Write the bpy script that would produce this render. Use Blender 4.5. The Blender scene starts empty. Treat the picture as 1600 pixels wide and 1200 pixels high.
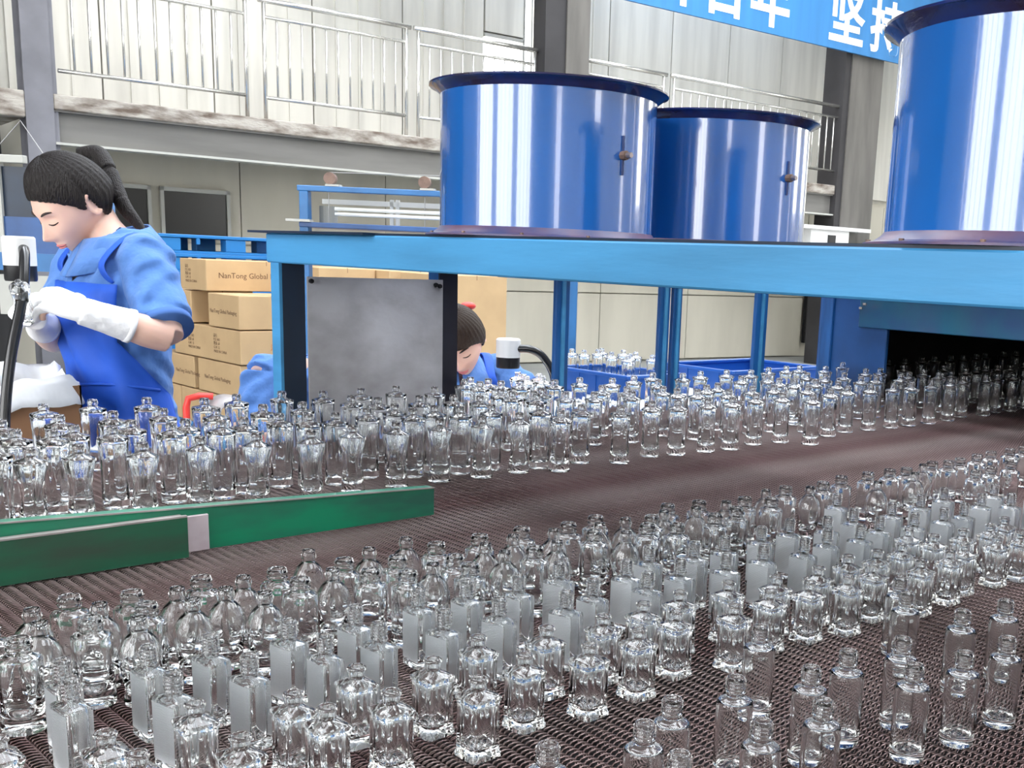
import bpy, bmesh, math, random
import numpy as np
from mathutils import Vector, Matrix

random.seed(7); np.random.seed(7)
S = bpy.context.scene
COL = S.collection
PI = math.pi
R = math.radians

# ------------------------------------------------------------------ camera
cam_d = bpy.data.cameras.new('camera')
cam = bpy.data.objects.new('camera', cam_d); COL.objects.link(cam)
yaw, pitch, roll, FPX = R(44.943), R(-11.848), R(2.485), 1722.6
fw = Vector((math.cos(pitch)*math.cos(yaw), math.cos(pitch)*math.sin(yaw), math.sin(pitch)))
rt = Vector((math.sin(yaw), -math.cos(yaw), 0)); up = rt.cross(fw)
r2 = math.cos(roll)*rt + math.sin(roll)*up
u2 = -math.sin(roll)*rt + math.cos(roll)*up
M = Matrix((r2, u2, -fw)).transposed().to_4x4(); M.translation = (0, 0, 1.35)
cam.matrix_world = M
cam_d.sensor_width = 36; cam_d.lens = 36*FPX/1600
cam_d.shift_x = -(994.2-800)/1600; cam_d.shift_y = (774.0-600)/1600
cam_d.clip_start = .02; cam_d.clip_end = 200
S.camera = cam

# ------------------------------------------------------------------ sky, light, exposure
w = bpy.data.worlds.new('sky'); S.world = w; w.use_nodes = True
nt = w.node_tree; bgn = nt.nodes['Background']
tc = nt.nodes.new('ShaderNodeTexCoord'); sp = nt.nodes.new('ShaderNodeSeparateXYZ'); cr = nt.nodes.new('ShaderNodeValToRGB')
nt.links.new(tc.outputs['Generated'], sp.inputs[0]); nt.links.new(sp.outputs['Z'], cr.inputs[0]); nt.links.new(cr.outputs[0], bgn.inputs[0])
cr.color_ramp.elements[0].position = 0.0; cr.color_ramp.elements[0].color = (.9, .9, .88, 1)
cr.color_ramp.elements[1].position = 1.0; cr.color_ramp.elements[1].color = (.88, .93, 1, 1)
bgn.inputs[1].default_value = 10.0
S.view_settings.view_transform = 'Standard'; S.view_settings.look = 'None'
S.view_settings.gamma = 1.0; S.view_settings.use_curve_mapping = False
S.view_settings.exposure = 0.12
cy = S.cycles
cy.max_bounces = 20; cy.transmission_bounces = 20; cy.glossy_bounces = 6; cy.diffuse_bounces = 4
cy.transparent_max_bounces = 8; cy.caustics_reflective = True; cy.caustics_refractive = True; cy.blur_glossy = 0.3
cy.sample_clamp_indirect = 8

# ------------------------------------------------------------------ materials
MATS = {}
def mat(name, col, rough=.5, metal=0., spec=.5, noise=0., nscale=8., bump=0., bscale=60., trans=0., ior=1.45, coat=0., stretch=None, emit=None, estr=0., col2=None, sheen=0., sss=0., alpha=1.):
    if name in MATS: return MATS[name]
    m = bpy.data.materials.new(name); m.use_nodes = True; n = m.node_tree; b = n.nodes['Principled BSDF']
    b.inputs['Base Color'].default_value = (*col, 1); b.inputs['Roughness'].default_value = rough
    b.inputs['Metallic'].default_value = metal; b.inputs['IOR'].default_value = ior
    b.inputs['Specular IOR Level'].default_value = spec
    b.inputs['Transmission Weight'].default_value = trans; b.inputs['Coat Weight'].default_value = coat
    b.inputs['Coat Roughness'].default_value = .05
    b.inputs['Alpha'].default_value = alpha
    if sheen: b.inputs['Sheen Weight'].default_value = sheen
    if sss:
        b.inputs['Subsurface Weight'].default_value = sss; b.inputs['Subsurface Radius'].default_value = (.02, .008, .004); b.inputs['Subsurface Scale'].default_value = .5
    if emit:
        b.inputs['Emission Color'].default_value = (*emit, 1); b.inputs['Emission Strength'].default_value = estr
    if noise or bump:
        t = n.nodes.new('ShaderNodeTexCoord'); mp = n.nodes.new('ShaderNodeMapping'); n.links.new(t.outputs['Object'], mp.inputs[0])
        if stretch: mp.inputs['Scale'].default_value = stretch
    if noise:
        nz = n.nodes.new('ShaderNodeTexNoise'); nz.inputs['Scale'].default_value = nscale; nz.inputs['Detail'].default_value = 6
        n.links.new(mp.outputs[0], nz.inputs['Vector'])
        r = n.nodes.new('ShaderNodeValToRGB'); n.links.new(nz.outputs['Fac'], r.inputs[0])
        c2 = col2 if col2 else tuple(c*(1-noise) for c in col)
        r.color_ramp.elements[0].position = .32; r.color_ramp.elements[0].color = (*c2, 1)
        r.color_ramp.elements[1].position = .62; r.color_ramp.elements[1].color = (*col, 1)
        n.links.new(r.outputs[0], b.inputs['Base Color'])
    if bump:
        nb = n.nodes.new('ShaderNodeTexNoise'); nb.inputs['Scale'].default_value = bscale; nb.inputs['Detail'].default_value = 3
        n.links.new(mp.outputs[0], nb.inputs['Vector'])
        bp = n.nodes.new('ShaderNodeBump'); bp.inputs['Strength'].default_value = bump; bp.inputs['Distance'].default_value = .01
        n.links.new(nb.outputs['Fac'], bp.inputs['Height']); n.links.new(bp.outputs[0], b.inputs['Normal'])
    MATS[name] = m
    return m
glass = mat('clear_glass', (.975, .985, .985), 0.0, trans=1., ior=1.5)
drumpaint = mat('drum_blue_gloss', (.010, .115, .43), .16, coat=1., spec=1., noise=.15, nscale=3, bump=.012, bscale=160)
rimpaint = mat('drum_rim_dark', (.008, .02, .12), .25, coat=.5, noise=.5, nscale=14, col2=(.02, .012, .03))
flangemat = mat('flange_purple_brown', (.13, .075, .13), .4, noise=.5, nscale=12, col2=(.05, .06, .16))
beamblue = mat('beam_light_blue', (.055, .27, .53), .5, noise=.25, nscale=5, bump=.08, bscale=25, stretch=(1, .4, 3))
postblue = mat('post_blue', (.012, .10, .32), .35, noise=.4, nscale=6, stretch=(4, 4, .6), coat=.3)
navy = mat('navy_paint_and_shade', (.008, .022, .05), .4, noise=.4, nscale=7)
lehrblue = mat('lehr_blue', (.015, .085, .28), .35, noise=.35, nscale=5)
lintel_m = mat('lintel_teal', (.01, .10, .17), .3, noise=.6, nscale=5, col2=(.02, .05, .16), coat=.4)
blackm = mat('flat_black', (.006, .006, .008), .7)  # plain near-black for the oven lining, wall slot and bolts
steelplate = mat('brushed_steel_plate', (.50, .50, .53), .42, metal=.25, noise=.5, nscale=3.2, col2=(.33, .32, .33), bump=.05, bscale=30, stretch=(2, 2, 3))
beltm = mat('belt_wire', (.27, .21, .20), .33, metal=.85, noise=.5, nscale=5, col2=(.14, .07, .07))
bedm = mat('belt_bed', (.006, .004, .005), .9)
greenm = mat('guard_green', (.004, .20, .10), .35, noise=.55, nscale=6, col2=(.02, .10, .07), stretch=(1, 1, 4), coat=.2)
edgem = mat('pale_edge_metal', (.42, .38, .37), .4, metal=.4, noise=.4, nscale=20)  # pale mottled metal tone along the top edges of the guard strips
tape_m = mat('pinkish_tape', (.55, .47, .5), .6, noise=.5, nscale=14, col2=(.32, .2, .24))
concrete = mat('stained_concrete', (.42, .39, .35), .85, noise=.7, nscale=5, col2=(.12, .09, .07), bump=.6, bscale=18, stretch=(1, 1, 3))
wallpan = mat('wall_panel_grey', (.68, .66, .60), .55, noise=.22, nscale=1.3, stretch=(4, 4, .35))
wallpan2 = mat('lower_wall_beige', (.54, .51, .43), .6, noise=.15, nscale=1.2, stretch=(2, 2, .4))
girder = mat('girder_grey', (.17, .165, .155), .5, noise=.3, nscale=2, stretch=(.4, 1, 3))
flange_l = mat('girder_edge_light', (.44, .44, .41), .5)
colgrey = mat('column_lilac_grey', (.19, .19, .215), .5, noise=.25, nscale=3)
coldark = mat('column_dark', (.035, .033, .036), .6, noise=.4, nscale=2)
colmid = mat('column_grey', (.14, .132, .122), .5, noise=.4, nscale=1.5, stretch=(3, 3, .5))
railm = mat('stainless_rail', (.66, .65, .62), .22, metal=.85)
signblue = mat('sign_blue', (.04, .20, .47), .5, noise=.15, nscale=1.2, stretch=(5, 1, .4))
white = mat('letter_white', (.85, .86, .84), .6)
floor_m = mat('floor_concrete', (.30, .31, .30), .6, noise=.3, nscale=1.2)
roof_m = mat('roof_sheet', (.55, .56, .56), .6)
carton = mat('kraft_carton', (.56, .385, .21), .75, noise=.12, nscale=4, bump=.05, bscale=30)
carton_dark = mat('brown_carton', (.20, .10, .05), .75, noise=.15, nscale=5)
ink = mat('carton_ink', (.13, .07, .04), .8)
inkred = mat('carton_ink_orange', (.5, .1, .03), .8)
palletm = mat('pallet_blue_plastic', (.015, .17, .46), .45)
darkglass = mat('dark_window', (.018, .017, .016), .2)
alum = mat('window_frame_grey', (.42, .42, .39), .45)
skin = mat('skin', (.78, .50, .40), .45, sss=.12, noise=.08, nscale=12)
lipm = mat('lips', (.62, .2, .2), .4)
browm = mat('brow_hair', (.03, .018, .014), .7)
hairm = mat('black_hair', (.010, .007, .007), .42, spec=.3, bump=.6, bscale=40, stretch=(9, 9, 1.2))
hairb = mat('brown_black_hair', (.03, .018, .012), .42, spec=.3, bump=.6, bscale=40, stretch=(9, 9, 1.2))
shirtm = mat('denim_shirt', (.09, .22, .56), .85, noise=.2, nscale=9, bump=1., bscale=20, sheen=.1)
apronm = mat('royal_blue_apron', (.015, .10, .58), .62, noise=.18, nscale=5, bump=.9, bscale=9)
glovem = mat('white_glove', (.82, .82, .84), .75, bump=.3, bscale=60)
trouser = mat('dark_trousers', (.02, .025, .05), .85)
shoem = mat('black_shoes', (.015, .015, .015), .5)
redm = mat('red_plastic', (.75, .05, .04), .4)
lampw = mat('lamp_white', (.75, .75, .75), .4)
lampk = mat('lamp_black', (.01, .01, .012), .35)
gooseneck = mat('gooseneck_black', (.012, .012, .014), .25, coat=.3)
lampglow = mat('lamp_glow', (1, 1, 1), .5, emit=(1, .99, 1), estr=40)
film = mat('plastic_film', (.9, .92, .95), .18, trans=.55, ior=1.2, bump=.6, bscale=14)
tablem = mat('white_table', (.72, .72, .70), .4)
trayblue = mat('tray_blue_plastic', (.012, .085, .36), .35, coat=.3)
tubem = mat('white_tube_shell', (.72, .73, .70), .4)
rubber = mat('roller_rust', (.22, .14, .11), .6, noise=.5, nscale=20)
steeld = mat('dull_steel', (.25, .25, .25), .4, metal=.7)
midblue = mat('machine_blue', (.03, .16, .40), .4, noise=.3, nscale=5)

# frosted, finely ribbed glass
fg = bpy.data.materials.new('frosted_ribbed_glass'); fg.use_nodes = True; n = fg.node_tree; b = n.nodes['Principled BSDF']
b.inputs['Base Color'].default_value = (.70, .73, .76, 1); b.inputs['Roughness'].default_value = .38; b.inputs['Transmission Weight'].default_value = .72; b.inputs['IOR'].default_value = 1.5
t = n.nodes.new('ShaderNodeTexCoord'); wv = n.nodes.new('ShaderNodeTexWave'); wv.bands_direction = 'Z'; wv.inputs['Scale'].default_value = 230
n.links.new(t.outputs['Object'], wv.inputs[0]); bp = n.nodes.new('ShaderNodeBump'); bp.inputs['Strength'].default_value = .5; bp.inputs['Distance'].default_value = .0006
n.links.new(wv.outputs['Fac'], bp.inputs['Height']); n.links.new(bp.outputs[0], b.inputs['Normal'])
frosted = fg

# ------------------------------------------------------------------ helpers
def meshobj(name, verts, faces, m=None, parent=None, smooth=False, loc=None, rot=None):
    me = bpy.data.meshes.new(name); me.from_pydata([tuple(v) for v in verts], [], faces)
    if m: me.materials.append(m)
    if smooth:
        me.polygons.foreach_set('use_smooth', [True]*len(me.polygons))
    me.update()
    o = bpy.data.objects.new(name, me); COL.objects.link(o)
    if parent: o.parent = parent
    if loc: o.location = loc
    if rot: o.rotation_euler = rot
    return o
def tag(o, label=None, cat=None, group=None, kind=None):
    if label: o['label'] = label
    if cat: o['category'] = cat
    if group: o['group'] = group
    if kind: o['kind'] = kind
    return o
def empty(name, loc=(0, 0, 0), rz=0, **k):
    o = bpy.data.objects.new(name, None); COL.objects.link(o); o.location = loc; o.rotation_euler = (0, 0, rz); o.empty_display_size = .05
    tag(o, **k); return o
class MB:
    def __init__(s): s.v = []; s.f = []
    def add(s, v, f):
        k = len(s.v); s.v += [tuple(p) for p in v]; s.f += [tuple(i+k for i in q) for q in f]; return s
    def box(s, x0, x1, y0, y1, z0, z1, bev=0.):
        if bev:
            b_ = min(bev, (x1-x0)*.45, (y1-y0)*.45, (z1-z0)*.45)
            bm = bmesh.new(); bmesh.ops.create_cube(bm, size=1)
            for q in bm.verts: q.co = Vector(((x0+x1)/2+q.co.x*(x1-x0), (y0+y1)/2+q.co.y*(y1-y0), (z0+z1)/2+q.co.z*(z1-z0)))
            bmesh.ops.bevel(bm, geom=list(bm.edges), offset=b_, segments=1, affect='EDGES', profile=.5)
            bm.verts.index_update(); s.add([q.co[:] for q in bm.verts], [[q.index for q in f.verts] for f in bm.faces]); bm.free()
            return s
        v = [(x, y, z) for x in (x0, x1) for y in (y0, y1) for z in (z0, z1)]
        return s.add(v, [(0, 1, 3, 2), (4, 6, 7, 5), (0, 4, 5, 1), (2, 3, 7, 6), (0, 2, 6, 4), (1, 5, 7, 3)])
    def tube(s, pts, r, seg=10, caps=True):
        pts = [Vector(p) for p in pts]; n = len(pts); rr = r if hasattr(r, '__len__') else [r]*n
        ref = None; rings = []
        for i, p in enumerate(pts):
            t_ = (pts[min(i+1, n-1)]-pts[max(i-1, 0)]).normalized()
            if ref is None:
                a = Vector((0, 0, 1)) if abs(t_.z) < .9 else Vector((1, 0, 0)); ref = (a-t_*a.dot(t_)).normalized()
            else: ref = (ref-t_*ref.dot(t_)).normalized()
            q = t_.cross(ref)
            rings.append([p+(ref*math.cos(2*PI*k/seg)+q*math.sin(2*PI*k/seg))*rr[i] for k in range(seg)])
        v = [x for g in rings for x in g]; f = []
        for i in range(n-1):
            for k in range(seg):
                f.append((i*seg+k, i*seg+(k+1) % seg, (i+1)*seg+(k+1) % seg, (i+1)*seg+k))
        if caps: f.append(tuple(range(seg))[::-1]); f.append(tuple((n-1)*seg+k for k in range(seg)))
        return s.add(v, f)
    def lathe(s, prof, seg=48, c=(0, 0), close=False):
        v = []; f = []; n = len(prof)
        for r_, z in prof: v += [(c[0]+r_*math.cos(2*PI*k/seg), c[1]+r_*math.sin(2*PI*k/seg), z) for k in range(seg)]
        for i in range(n if close else n-1):
            j = (i+1) % n
            for k in range(seg): f.append((i*seg+k, i*seg+(k+1) % seg, j*seg+(k+1) % seg, j*seg+k))
        return s.add(v, f)
    def obj(s, name, m=None, parent=None, smooth=False, **k): return meshobj(name, s.v, s.f, m, parent, smooth, **k)
def box(name, x0, x1, y0, y1, z0, z1, m, parent=None, bev=0.): return MB().box(x0, x1, y0, y1, z0, z1, bev).obj(name, m, parent)
def text(s_, name, m, parent, loc, rot, size, extr=.0004, width=None, align='LEFT', bold=0.):
    c = bpy.data.curves.new(name, 'FONT'); c.body = s_; c.size = size; c.extrude = extr; c.align_x = align; c.offset = bold; c.resolution_u = 2
    t_ = bpy.data.objects.new(name, c); COL.objects.link(t_); dg = bpy.context.evaluated_depsgraph_get(); dg.update()
    me = bpy.data.meshes.new_from_object(t_.evaluated_get(dg)); bpy.data.objects.remove(t_); me.name = name; me.materials.clear(); me.materials.append(m)
    o = bpy.data.objects.new(name, me); COL.objects.link(o); o.parent = parent; o.location = loc; o.rotation_euler = rot
    if width: o.scale = (width, 1, 1)
    return o
def autosmooth(o, ang=40):
    me = o.data
    me.polygons.foreach_set('use_smooth', [True]*len(me.polygons))
    try: me.set_sharp_from_angle(angle=R(ang))
    except Exception: pass
    return o
ORD = 'first second third fourth fifth sixth seventh eighth ninth tenth eleventh twelfth thirteenth fourteenth fifteenth sixteenth seventeenth eighteenth nineteenth twentieth'.split()
def ordw(i):
    if i < 20: return ORD[i]
    t_ = (i+1)//10; k = (i+1) % 10
    tens = {2: 'twenty', 3: 'thirty', 4: 'forty', 5: 'fifty', 6: 'sixty', 7: 'seventy', 8: 'eighty'}[t_]
    return (tens[:-1]+'ieth') if k == 0 else tens+'-'+ORD[k-1]

# ------------------------------------------------------------------ hall
WR = R(-5.46)                                   # the far wall runs 5.46 degrees off the belt
def WO(o): o.rotation_euler = (0, 0, WR); return o
def st(o): o['kind'] = 'structure'; return o
st(box('floor', -12, 26, -9, 14, -.1, 0, floor_m))
# back wall, lower part (under the balcony): beige panels
wl = WO(st(MB().box(1.6, 22, 12.28, 12.4, 0, 2.5).obj('wall_back', wallpan2)))
us = [2.0, 4.4, 6.1, 7.7, 9.3, 10.9, 12.5, 13.37, 13.72, 15.2, 17, 19, 21]
for a_, b_ in zip(us[:-1], us[1:]):
    if abs(a_-13.37) < .01:
        WO(MB().box(a_+.008, b_-.008, 12.2, 12.28, 1.05, 2.44).obj('wall_panel', wallpan2)).parent = wl
        continue
    lo = WO(MB().box(a_+.006, b_-.006, 12.2, 12.28, .02, .06 if False else .93 if a_ > 7 else 1.36).obj('wall_panel', wallpan2)); lo.parent = wl
    hi = WO(MB().box(a_+.006, b_-.006, 12.2, 12.28, .945 if a_ > 7 else 1.375, 2.44).obj('wall_panel', wallpan2)); hi.parent = wl
for o in list(wl.children): o.rotation_euler = (0, 0, 0)
# upper wall
wu = WO(st(MB().box(2.0, 7.42, 12.28, 12.4, 2.5, 8).box(8.22, 22, 12.28, 12.4, 2.5, 8).box(7.42, 8.22, 12.28, 12.4, 2.5, 3.2).box(7.42, 7.98, 12.28, 12.4, 4.0, 8).obj('wall_upper', wallpan)))
x = 2.0
while x < 20:
    x1 = x+1.08
    if not (x < 8.2 and x1 > 7.40):
        MB().box(x+.008, x1-.008, 12.2, 12.28, 2.55, 8).obj('wall_panel', wallpan, wu)
        for q in (.27, .54, .81):
            if x < 9: MB().box(x+q-.01, x+q+.01, 12.185, 12.2, 2.55, 8).obj('panel_rib', wallpan, wu)
        x = x1
    else:
        if x < 7.40: MB().box(x+.008, 7.42, 12.2, 12.28, 2.55, 8).obj('wall_panel', wallpan, wu)
        x = 8.22
MB().box(7.42, 7.98, 12.2, 12.28, 4.02, 8).obj('wall_panel', wallpan, wu)
wd = WO(st(MB().box(7.42, 7.98, 12.2, 12.28, 3.96, 4.0).box(7.96, 7.99, 12.2, 12.28, 3.2, 8).box(8.08, 8.10, 12.2, 12.28, 3.2, 8).obj('window_1', alum)))
# balcony slab, girder, ceiling under the balcony
WO(st(MB().box(2.36, 13.3, 10.95, 12.2, 2.44, 2.57, bev=.01).obj('trim_1', concrete)))
gd = WO(st(MB().box(2.36, 12.7, 11.02, 11.06, 2.17, 2.44).box(2.36, 12.7, 10.97, 11.11, 2.425, 2.44).obj('trim_2', girder)))
MB().box(2.36, 12.7, 10.94, 11.14, 2.15, 2.17).obj('girder_flange', flange_l, gd)
# columns
c1 = WO(st(MB().box(2.14, 2.36, 10.95, 10.97, 0, 8).box(2.24, 2.26, 10.97, 11.2, 0, 8).box(2.14, 2.36, 11.2, 11.22, 0, 8).box(2.36, 2.40, 10.98, 11.0, 0, 8).obj('column_left', colgrey)))
c2 = WO(st(MB().box(7.38, 7.66, 10.86, 11.1, 2.57, 8).obj('column_middle', coldark)))
MB().box(7.66, 7.98, 10.84, 11.12, 2.57, 8).obj('column_flange', colmid, c2)
c3 = WO(st(MB().box(12.5, 12.62, 10.92, 11.3, 0, 8).obj('column_right', coldark)))
MB().box(12.62, 13.3, 10.9, 11.3, 0, 8).obj('column_flange', colmid, c3)
# hall shell out of view: left end, near side, right end and roof, with window openings and skylights
def windowed(name, mk, a0, a1, z0, z1, nb, sill, head, pier):
    m_ = MB(); mk(m_, a0, a1, z0, sill); mk(m_, a0, a1, head, z1)
    st_ = (a1-a0)/nb
    for i in range(nb+1):
        mk(m_, max(a0, a0+i*st_-pier/2), min(a1, a0+i*st_+pier/2), sill, head)
    o = st(m_.obj(name, wallpan))
    fr = MB()
    for i in range(nb):
        l_, r_ = a0+i*st_+pier/2, a0+(i+1)*st_-pier/2
        for k in range(1, 4): mk(fr, l_+(r_-l_)*k/4-.03, l_+(r_-l_)*k/4+.03, sill, head, .04)
        mk(fr, l_, r_, (sill+head)/2-.03, (sill+head)/2+.03, .04)
    fr.obj('window_mullion', alum, o)['kind'] = 'structure'
    return o
windowed('wall_left', lambda m_, a, b_, z0, z1, t_=.1: m_.box(-8-t_, -8+t_, a, b_, z0, z1), -4.6, 6.6, 0, 8, 3, 1.0, 7.3, .9)
st(MB().box(-8.1, -7.9, -9, -4.6, 0, 8).obj('wall_end', wallpan))
st(MB().box(-8.1, -7.9, 6.8, 14, 0, 8).obj('wall_end', wallpan))
windowed('wall_near', lambda m_, a, b_, z0, z1, t_=.1: m_.box(a, b_, -8-t_, -8+t_, z0, z1), -8, 22, 0, 8, 4, 1.5, 5.0, 6.4)
windowed('wall_right', lambda m_, a, b_, z0, z1, t_=.1: m_.box(20-t_, 20+t_, a, b_, z0, z1), -8, 14, 0, 8, 3, 2.4, 5.6, 4.6)
m_ = MB()
xs = [-8, .6, 3.1, 5.2, 7.2, 8.8, 12.6, 20]  # the farther skylight bays are added to brighten belt and back wall
for k in range(0, len(xs)-1):
    if k % 2 == 0: m_.box(xs[k], xs[k+1], -8, 14, 8, 8.1)
    else: m_.box(xs[k], xs[k+1], -8, -3.5, 8, 8.1); m_.box(xs[k], xs[k+1], 8.0 if k == 1 else 11.2, 14, 8, 8.1)
st(m_.obj('ceiling', roof_m))
for k in range(6):
    st(MB().box(-8+k*5.6, -7.8+k*5.6, -8, 11, 7.5, 7.9).obj('trim_%d' % (k+10), girder))

# balcony railing, bay by bay
def railing(u0, u1, pl, pr, label, nbal, ua=None):
    t_ = empty('balcony_railing', (0, 0, 0), WR, label=label, cat='railing', group='balcony railing bays')
    y = 11.0
    MB().tube([(u0-.05, y, 3.65), (u1+.05, y, 3.65)], .026, 12).obj('handrail', railm, t_, True)
    MB().tube([(u0, y, 3.50), (u1, y, 3.50)], .016, 8).obj('middle_rail', railm, t_, True)
    MB().tube([(u0, y, 2.77), (u1, y, 2.77)], .018, 8).obj('lower_rail', railm, t_, True)
    for k in range(nbal):
        u = u0+(u1-u0)*(k+1)/(nbal+1)
        MB().tube([(u, y, 2.77), (u, y, 3.50)], .011, 6).obj('baluster', railm, t_, True)
    for p in pl+pr:
        MB().tube([(p, y, 2.57), (p, y, 3.65)], .02, 8).obj('post', railm, t_, True)
    return t_
railing(2.42, 4.06, [], [4.06], 'steel balcony railing bay beside the lilac-grey column', 11)
railing(4.24, 5.74, [4.24], [5.74], 'steel balcony railing bay between two double posts over the girder', 11)
railing(5.88, 7.34, [5.88], [7.34], 'steel balcony railing bay ending at the dark middle column', 10)
railing(8.03, 9.25, [], [9.25], 'steel balcony railing bay just past the dark middle column', 8)
railing(9.42, 12.72, [9.42], [12.55, 12.72], 'long steel balcony railing bay under the blue banner, ending at the far column', 22)

# banner with big white characters
sg = empty('banner_sign', (0, 0, 0), WR, label='long blue banner sign with large white characters above the balcony', cat='sign')
MB().box(5.0, 15.5, 10.80, 10.84, 4.345, 5.9).obj('sign_board', signblue, sg)
for ch, u in (('十', 8.98), ('百', 9.66), ('年', 10.47), ('坚', 11.97), ('持', 12.84)):
    text(ch, 'character', white, sg, (u-.02, 10.797, 4.50), (R(90), 0, 0), .74, .002, bold=.020)

# windows under the balcony, white notice panel, trunking, dark end
for n_, (u0, u1) in enumerate(((3.02, 3.47), (3.56, 4.27))):
    wn = WO(st(MB().box(u0, u1, 12.14, 12.19, 1.41, 1.45).box(u0, u1, 12.14, 12.19, 1.88, 1.92).box(u0, u0+.035, 12.14, 12.19, 1.41, 1.92).box(u1-.035, u1, 12.14, 12.19, 1.41, 1.92).obj('window_%d' % (n_+2), alum)))
    MB().box(u0+.035, u1-.035, 12.165, 12.185, 1.45, 1.88).obj('pane', darkglass, wn)
dw = WO(st(MB().box(13.4, 13.70, 12.13, 12.2, .22, 1.0).obj('window_4', blackm)))
nb_ = empty('notice_board', (0, 0, 0), WR, label='plain white board on the beige wall beside a dark slot', cat='board')
MB().box(13.72, 14.22, 12.05, 12.11, .2, 1.0, bev=.01).obj('board_panel', mat('board_white', (.62, .62, .66), .5), nb_)
MB().box(13.74, 14.2, 12.11, 12.2, .3, .9).obj('mounting_frame', alum, nb_)
tr = empty('cable_trunking', (0, 0, 0), WR, label='white cable trunking with a switch box below the balcony end', cat='trunking')
MB().box(11.55, 12.98, 10.62, 10.9, 1.93, 1.98).obj('trunking_cover', lampw, tr)
MB().box(11.75, 12.55, 10.66, 10.9, 1.62, 1.93).obj('switch_box', lampw, tr)
MB().box(12.1, 12.25, 10.64, 10.66, 1.75, 1.86).obj('switch', lampk, tr)
dk = WO(st(MB().box(-11, 2.12, 12.0, 12.1, 0, 2.4).box(-11, 1.97, 12.0, 12.1, 2.4, 8).box(2.02, 2.14, 12.0, 12.1, 2.4, 8).obj('wall_side', mat('dark_sheeting', (.03, .03, .033), .6, noise=.5, nscale=1, stretch=(6, 1, .3)))))
WO(st(MB().box(-2, 2.14, 10.95, 12.0, 2.35, 2.57, bev=.01).obj('trim_3', concrete)))

# ------------------------------------------------------------------ conveyor with woven wire belt
cv = empty('conveyor', (0, 0, 0), label='wide conveyor with a dark woven wire belt carrying rows of glass bottles', cat='conveyor')
Y0, Y1, X0, X1 = -.12, 2.44, -.9, 6.6
PX = .0165; pitch_ = .0066; A_ = .0076; B_ = .0042; rw = .00108
turns = int((Y1-Y0)/pitch_)
def coil(xc, hand):
    seg = 8; n_ = turns*seg+1
    t_ = np.arange(n_)*2*PI/seg
    ct, s_ = np.cos(t_), np.sin(t_)
    sx = np.sign(ct)*np.abs(ct)**.8*A_; sz = np.sign(s_)*np.abs(s_)**.7*B_
    P_ = np.stack([xc+sx, Y0+t_/(2*PI)*pitch_, hand*sz], 1)
    T_ = np.gradient(P_, axis=0); T_ /= np.linalg.norm(T_, axis=1)[:, None]
    N1 = np.cross(T_, [0, 1, 0]); N1 /= np.linalg.norm(N1, axis=1)[:, None]; N2 = np.cross(T_, N1)
    v = np.concatenate([P_[:, None]+rw*(math.cos(a)*N1+math.sin(a)*N2)[:, None] for a in (0, 2*PI/3, 4*PI/3)], 1).reshape(-1, 3)
    i = np.arange(n_-1)[:, None, None]*3; k = np.arange(3)[None, :, None]; k2 = (k+1) % 3
    f = np.concatenate([i+k, i+k2, i+3+k2, i+3+k], 2).reshape(-1, 4)
    return v, f
v1, f1 = coil(0, 1); v2, f2 = coil(PX, 1)
mb = MB(); mb.tube([(PX/2, Y0, 0), (PX/2, Y1, 0)], .0013, 5); mb.tube([(PX*1.5, Y0, 0), (PX*1.5, Y1, 0)], .0013, 5)
V = np.concatenate([v1, v2, np.array(mb.v)]); F_ = f1.tolist()+(f2+len(v1)).tolist()+[tuple(i+len(v1)+len(v2) for i in f) for f in mb.f]
wire = meshobj('wire_mesh', V, F_, beltm, cv, True, loc=(X0, 0, .9-B_-rw))
wire['kind'] = 'stuff'
ng = bpy.data.node_groups.new('repeat_rows', 'GeometryNodeTree')
ng.interface.new_socket('Geometry', in_out='INPUT', socket_type='NodeSocketGeometry'); ng.interface.new_socket('Geometry', in_out='OUTPUT', socket_type='NodeSocketGeometry')
gi = ng.nodes.new('NodeGroupInput'); go = ng.nodes.new('NodeGroupOutput'); ml = ng.nodes.new('GeometryNodeMeshLine'); ip = ng.nodes.new('GeometryNodeInstanceOnPoints')
ml.mode = 'OFFSET'; ml.inputs['Count'].default_value = int((X1-X0)/(2*PX)); ml.inputs['Offset'].default_value = (2*PX, 0, 0)
ng.links.new(ml.outputs[0], ip.inputs['Points']); ng.links.new(gi.outputs[0], ip.inputs['Instance']); ng.links.new(ip.outputs[0], go.inputs[0])
md = wire.modifiers.new('rows', 'NODES'); md.node_group = ng
box('bed_plate', X0, X1, Y0, Y1, .866, .874, bedm, cv)
for yy in (Y0-.05, Y1+.01):
    box('side_rail', X0, X1, yy, yy+.04, .78, .893, postblue, cv, .004)
for xx in (-.8, 1.0, 2.8):
    for yy in (-.1, 2.36): box('leg', xx, xx+.07, yy, yy+.06, 0, .866, postblue, cv)

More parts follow.
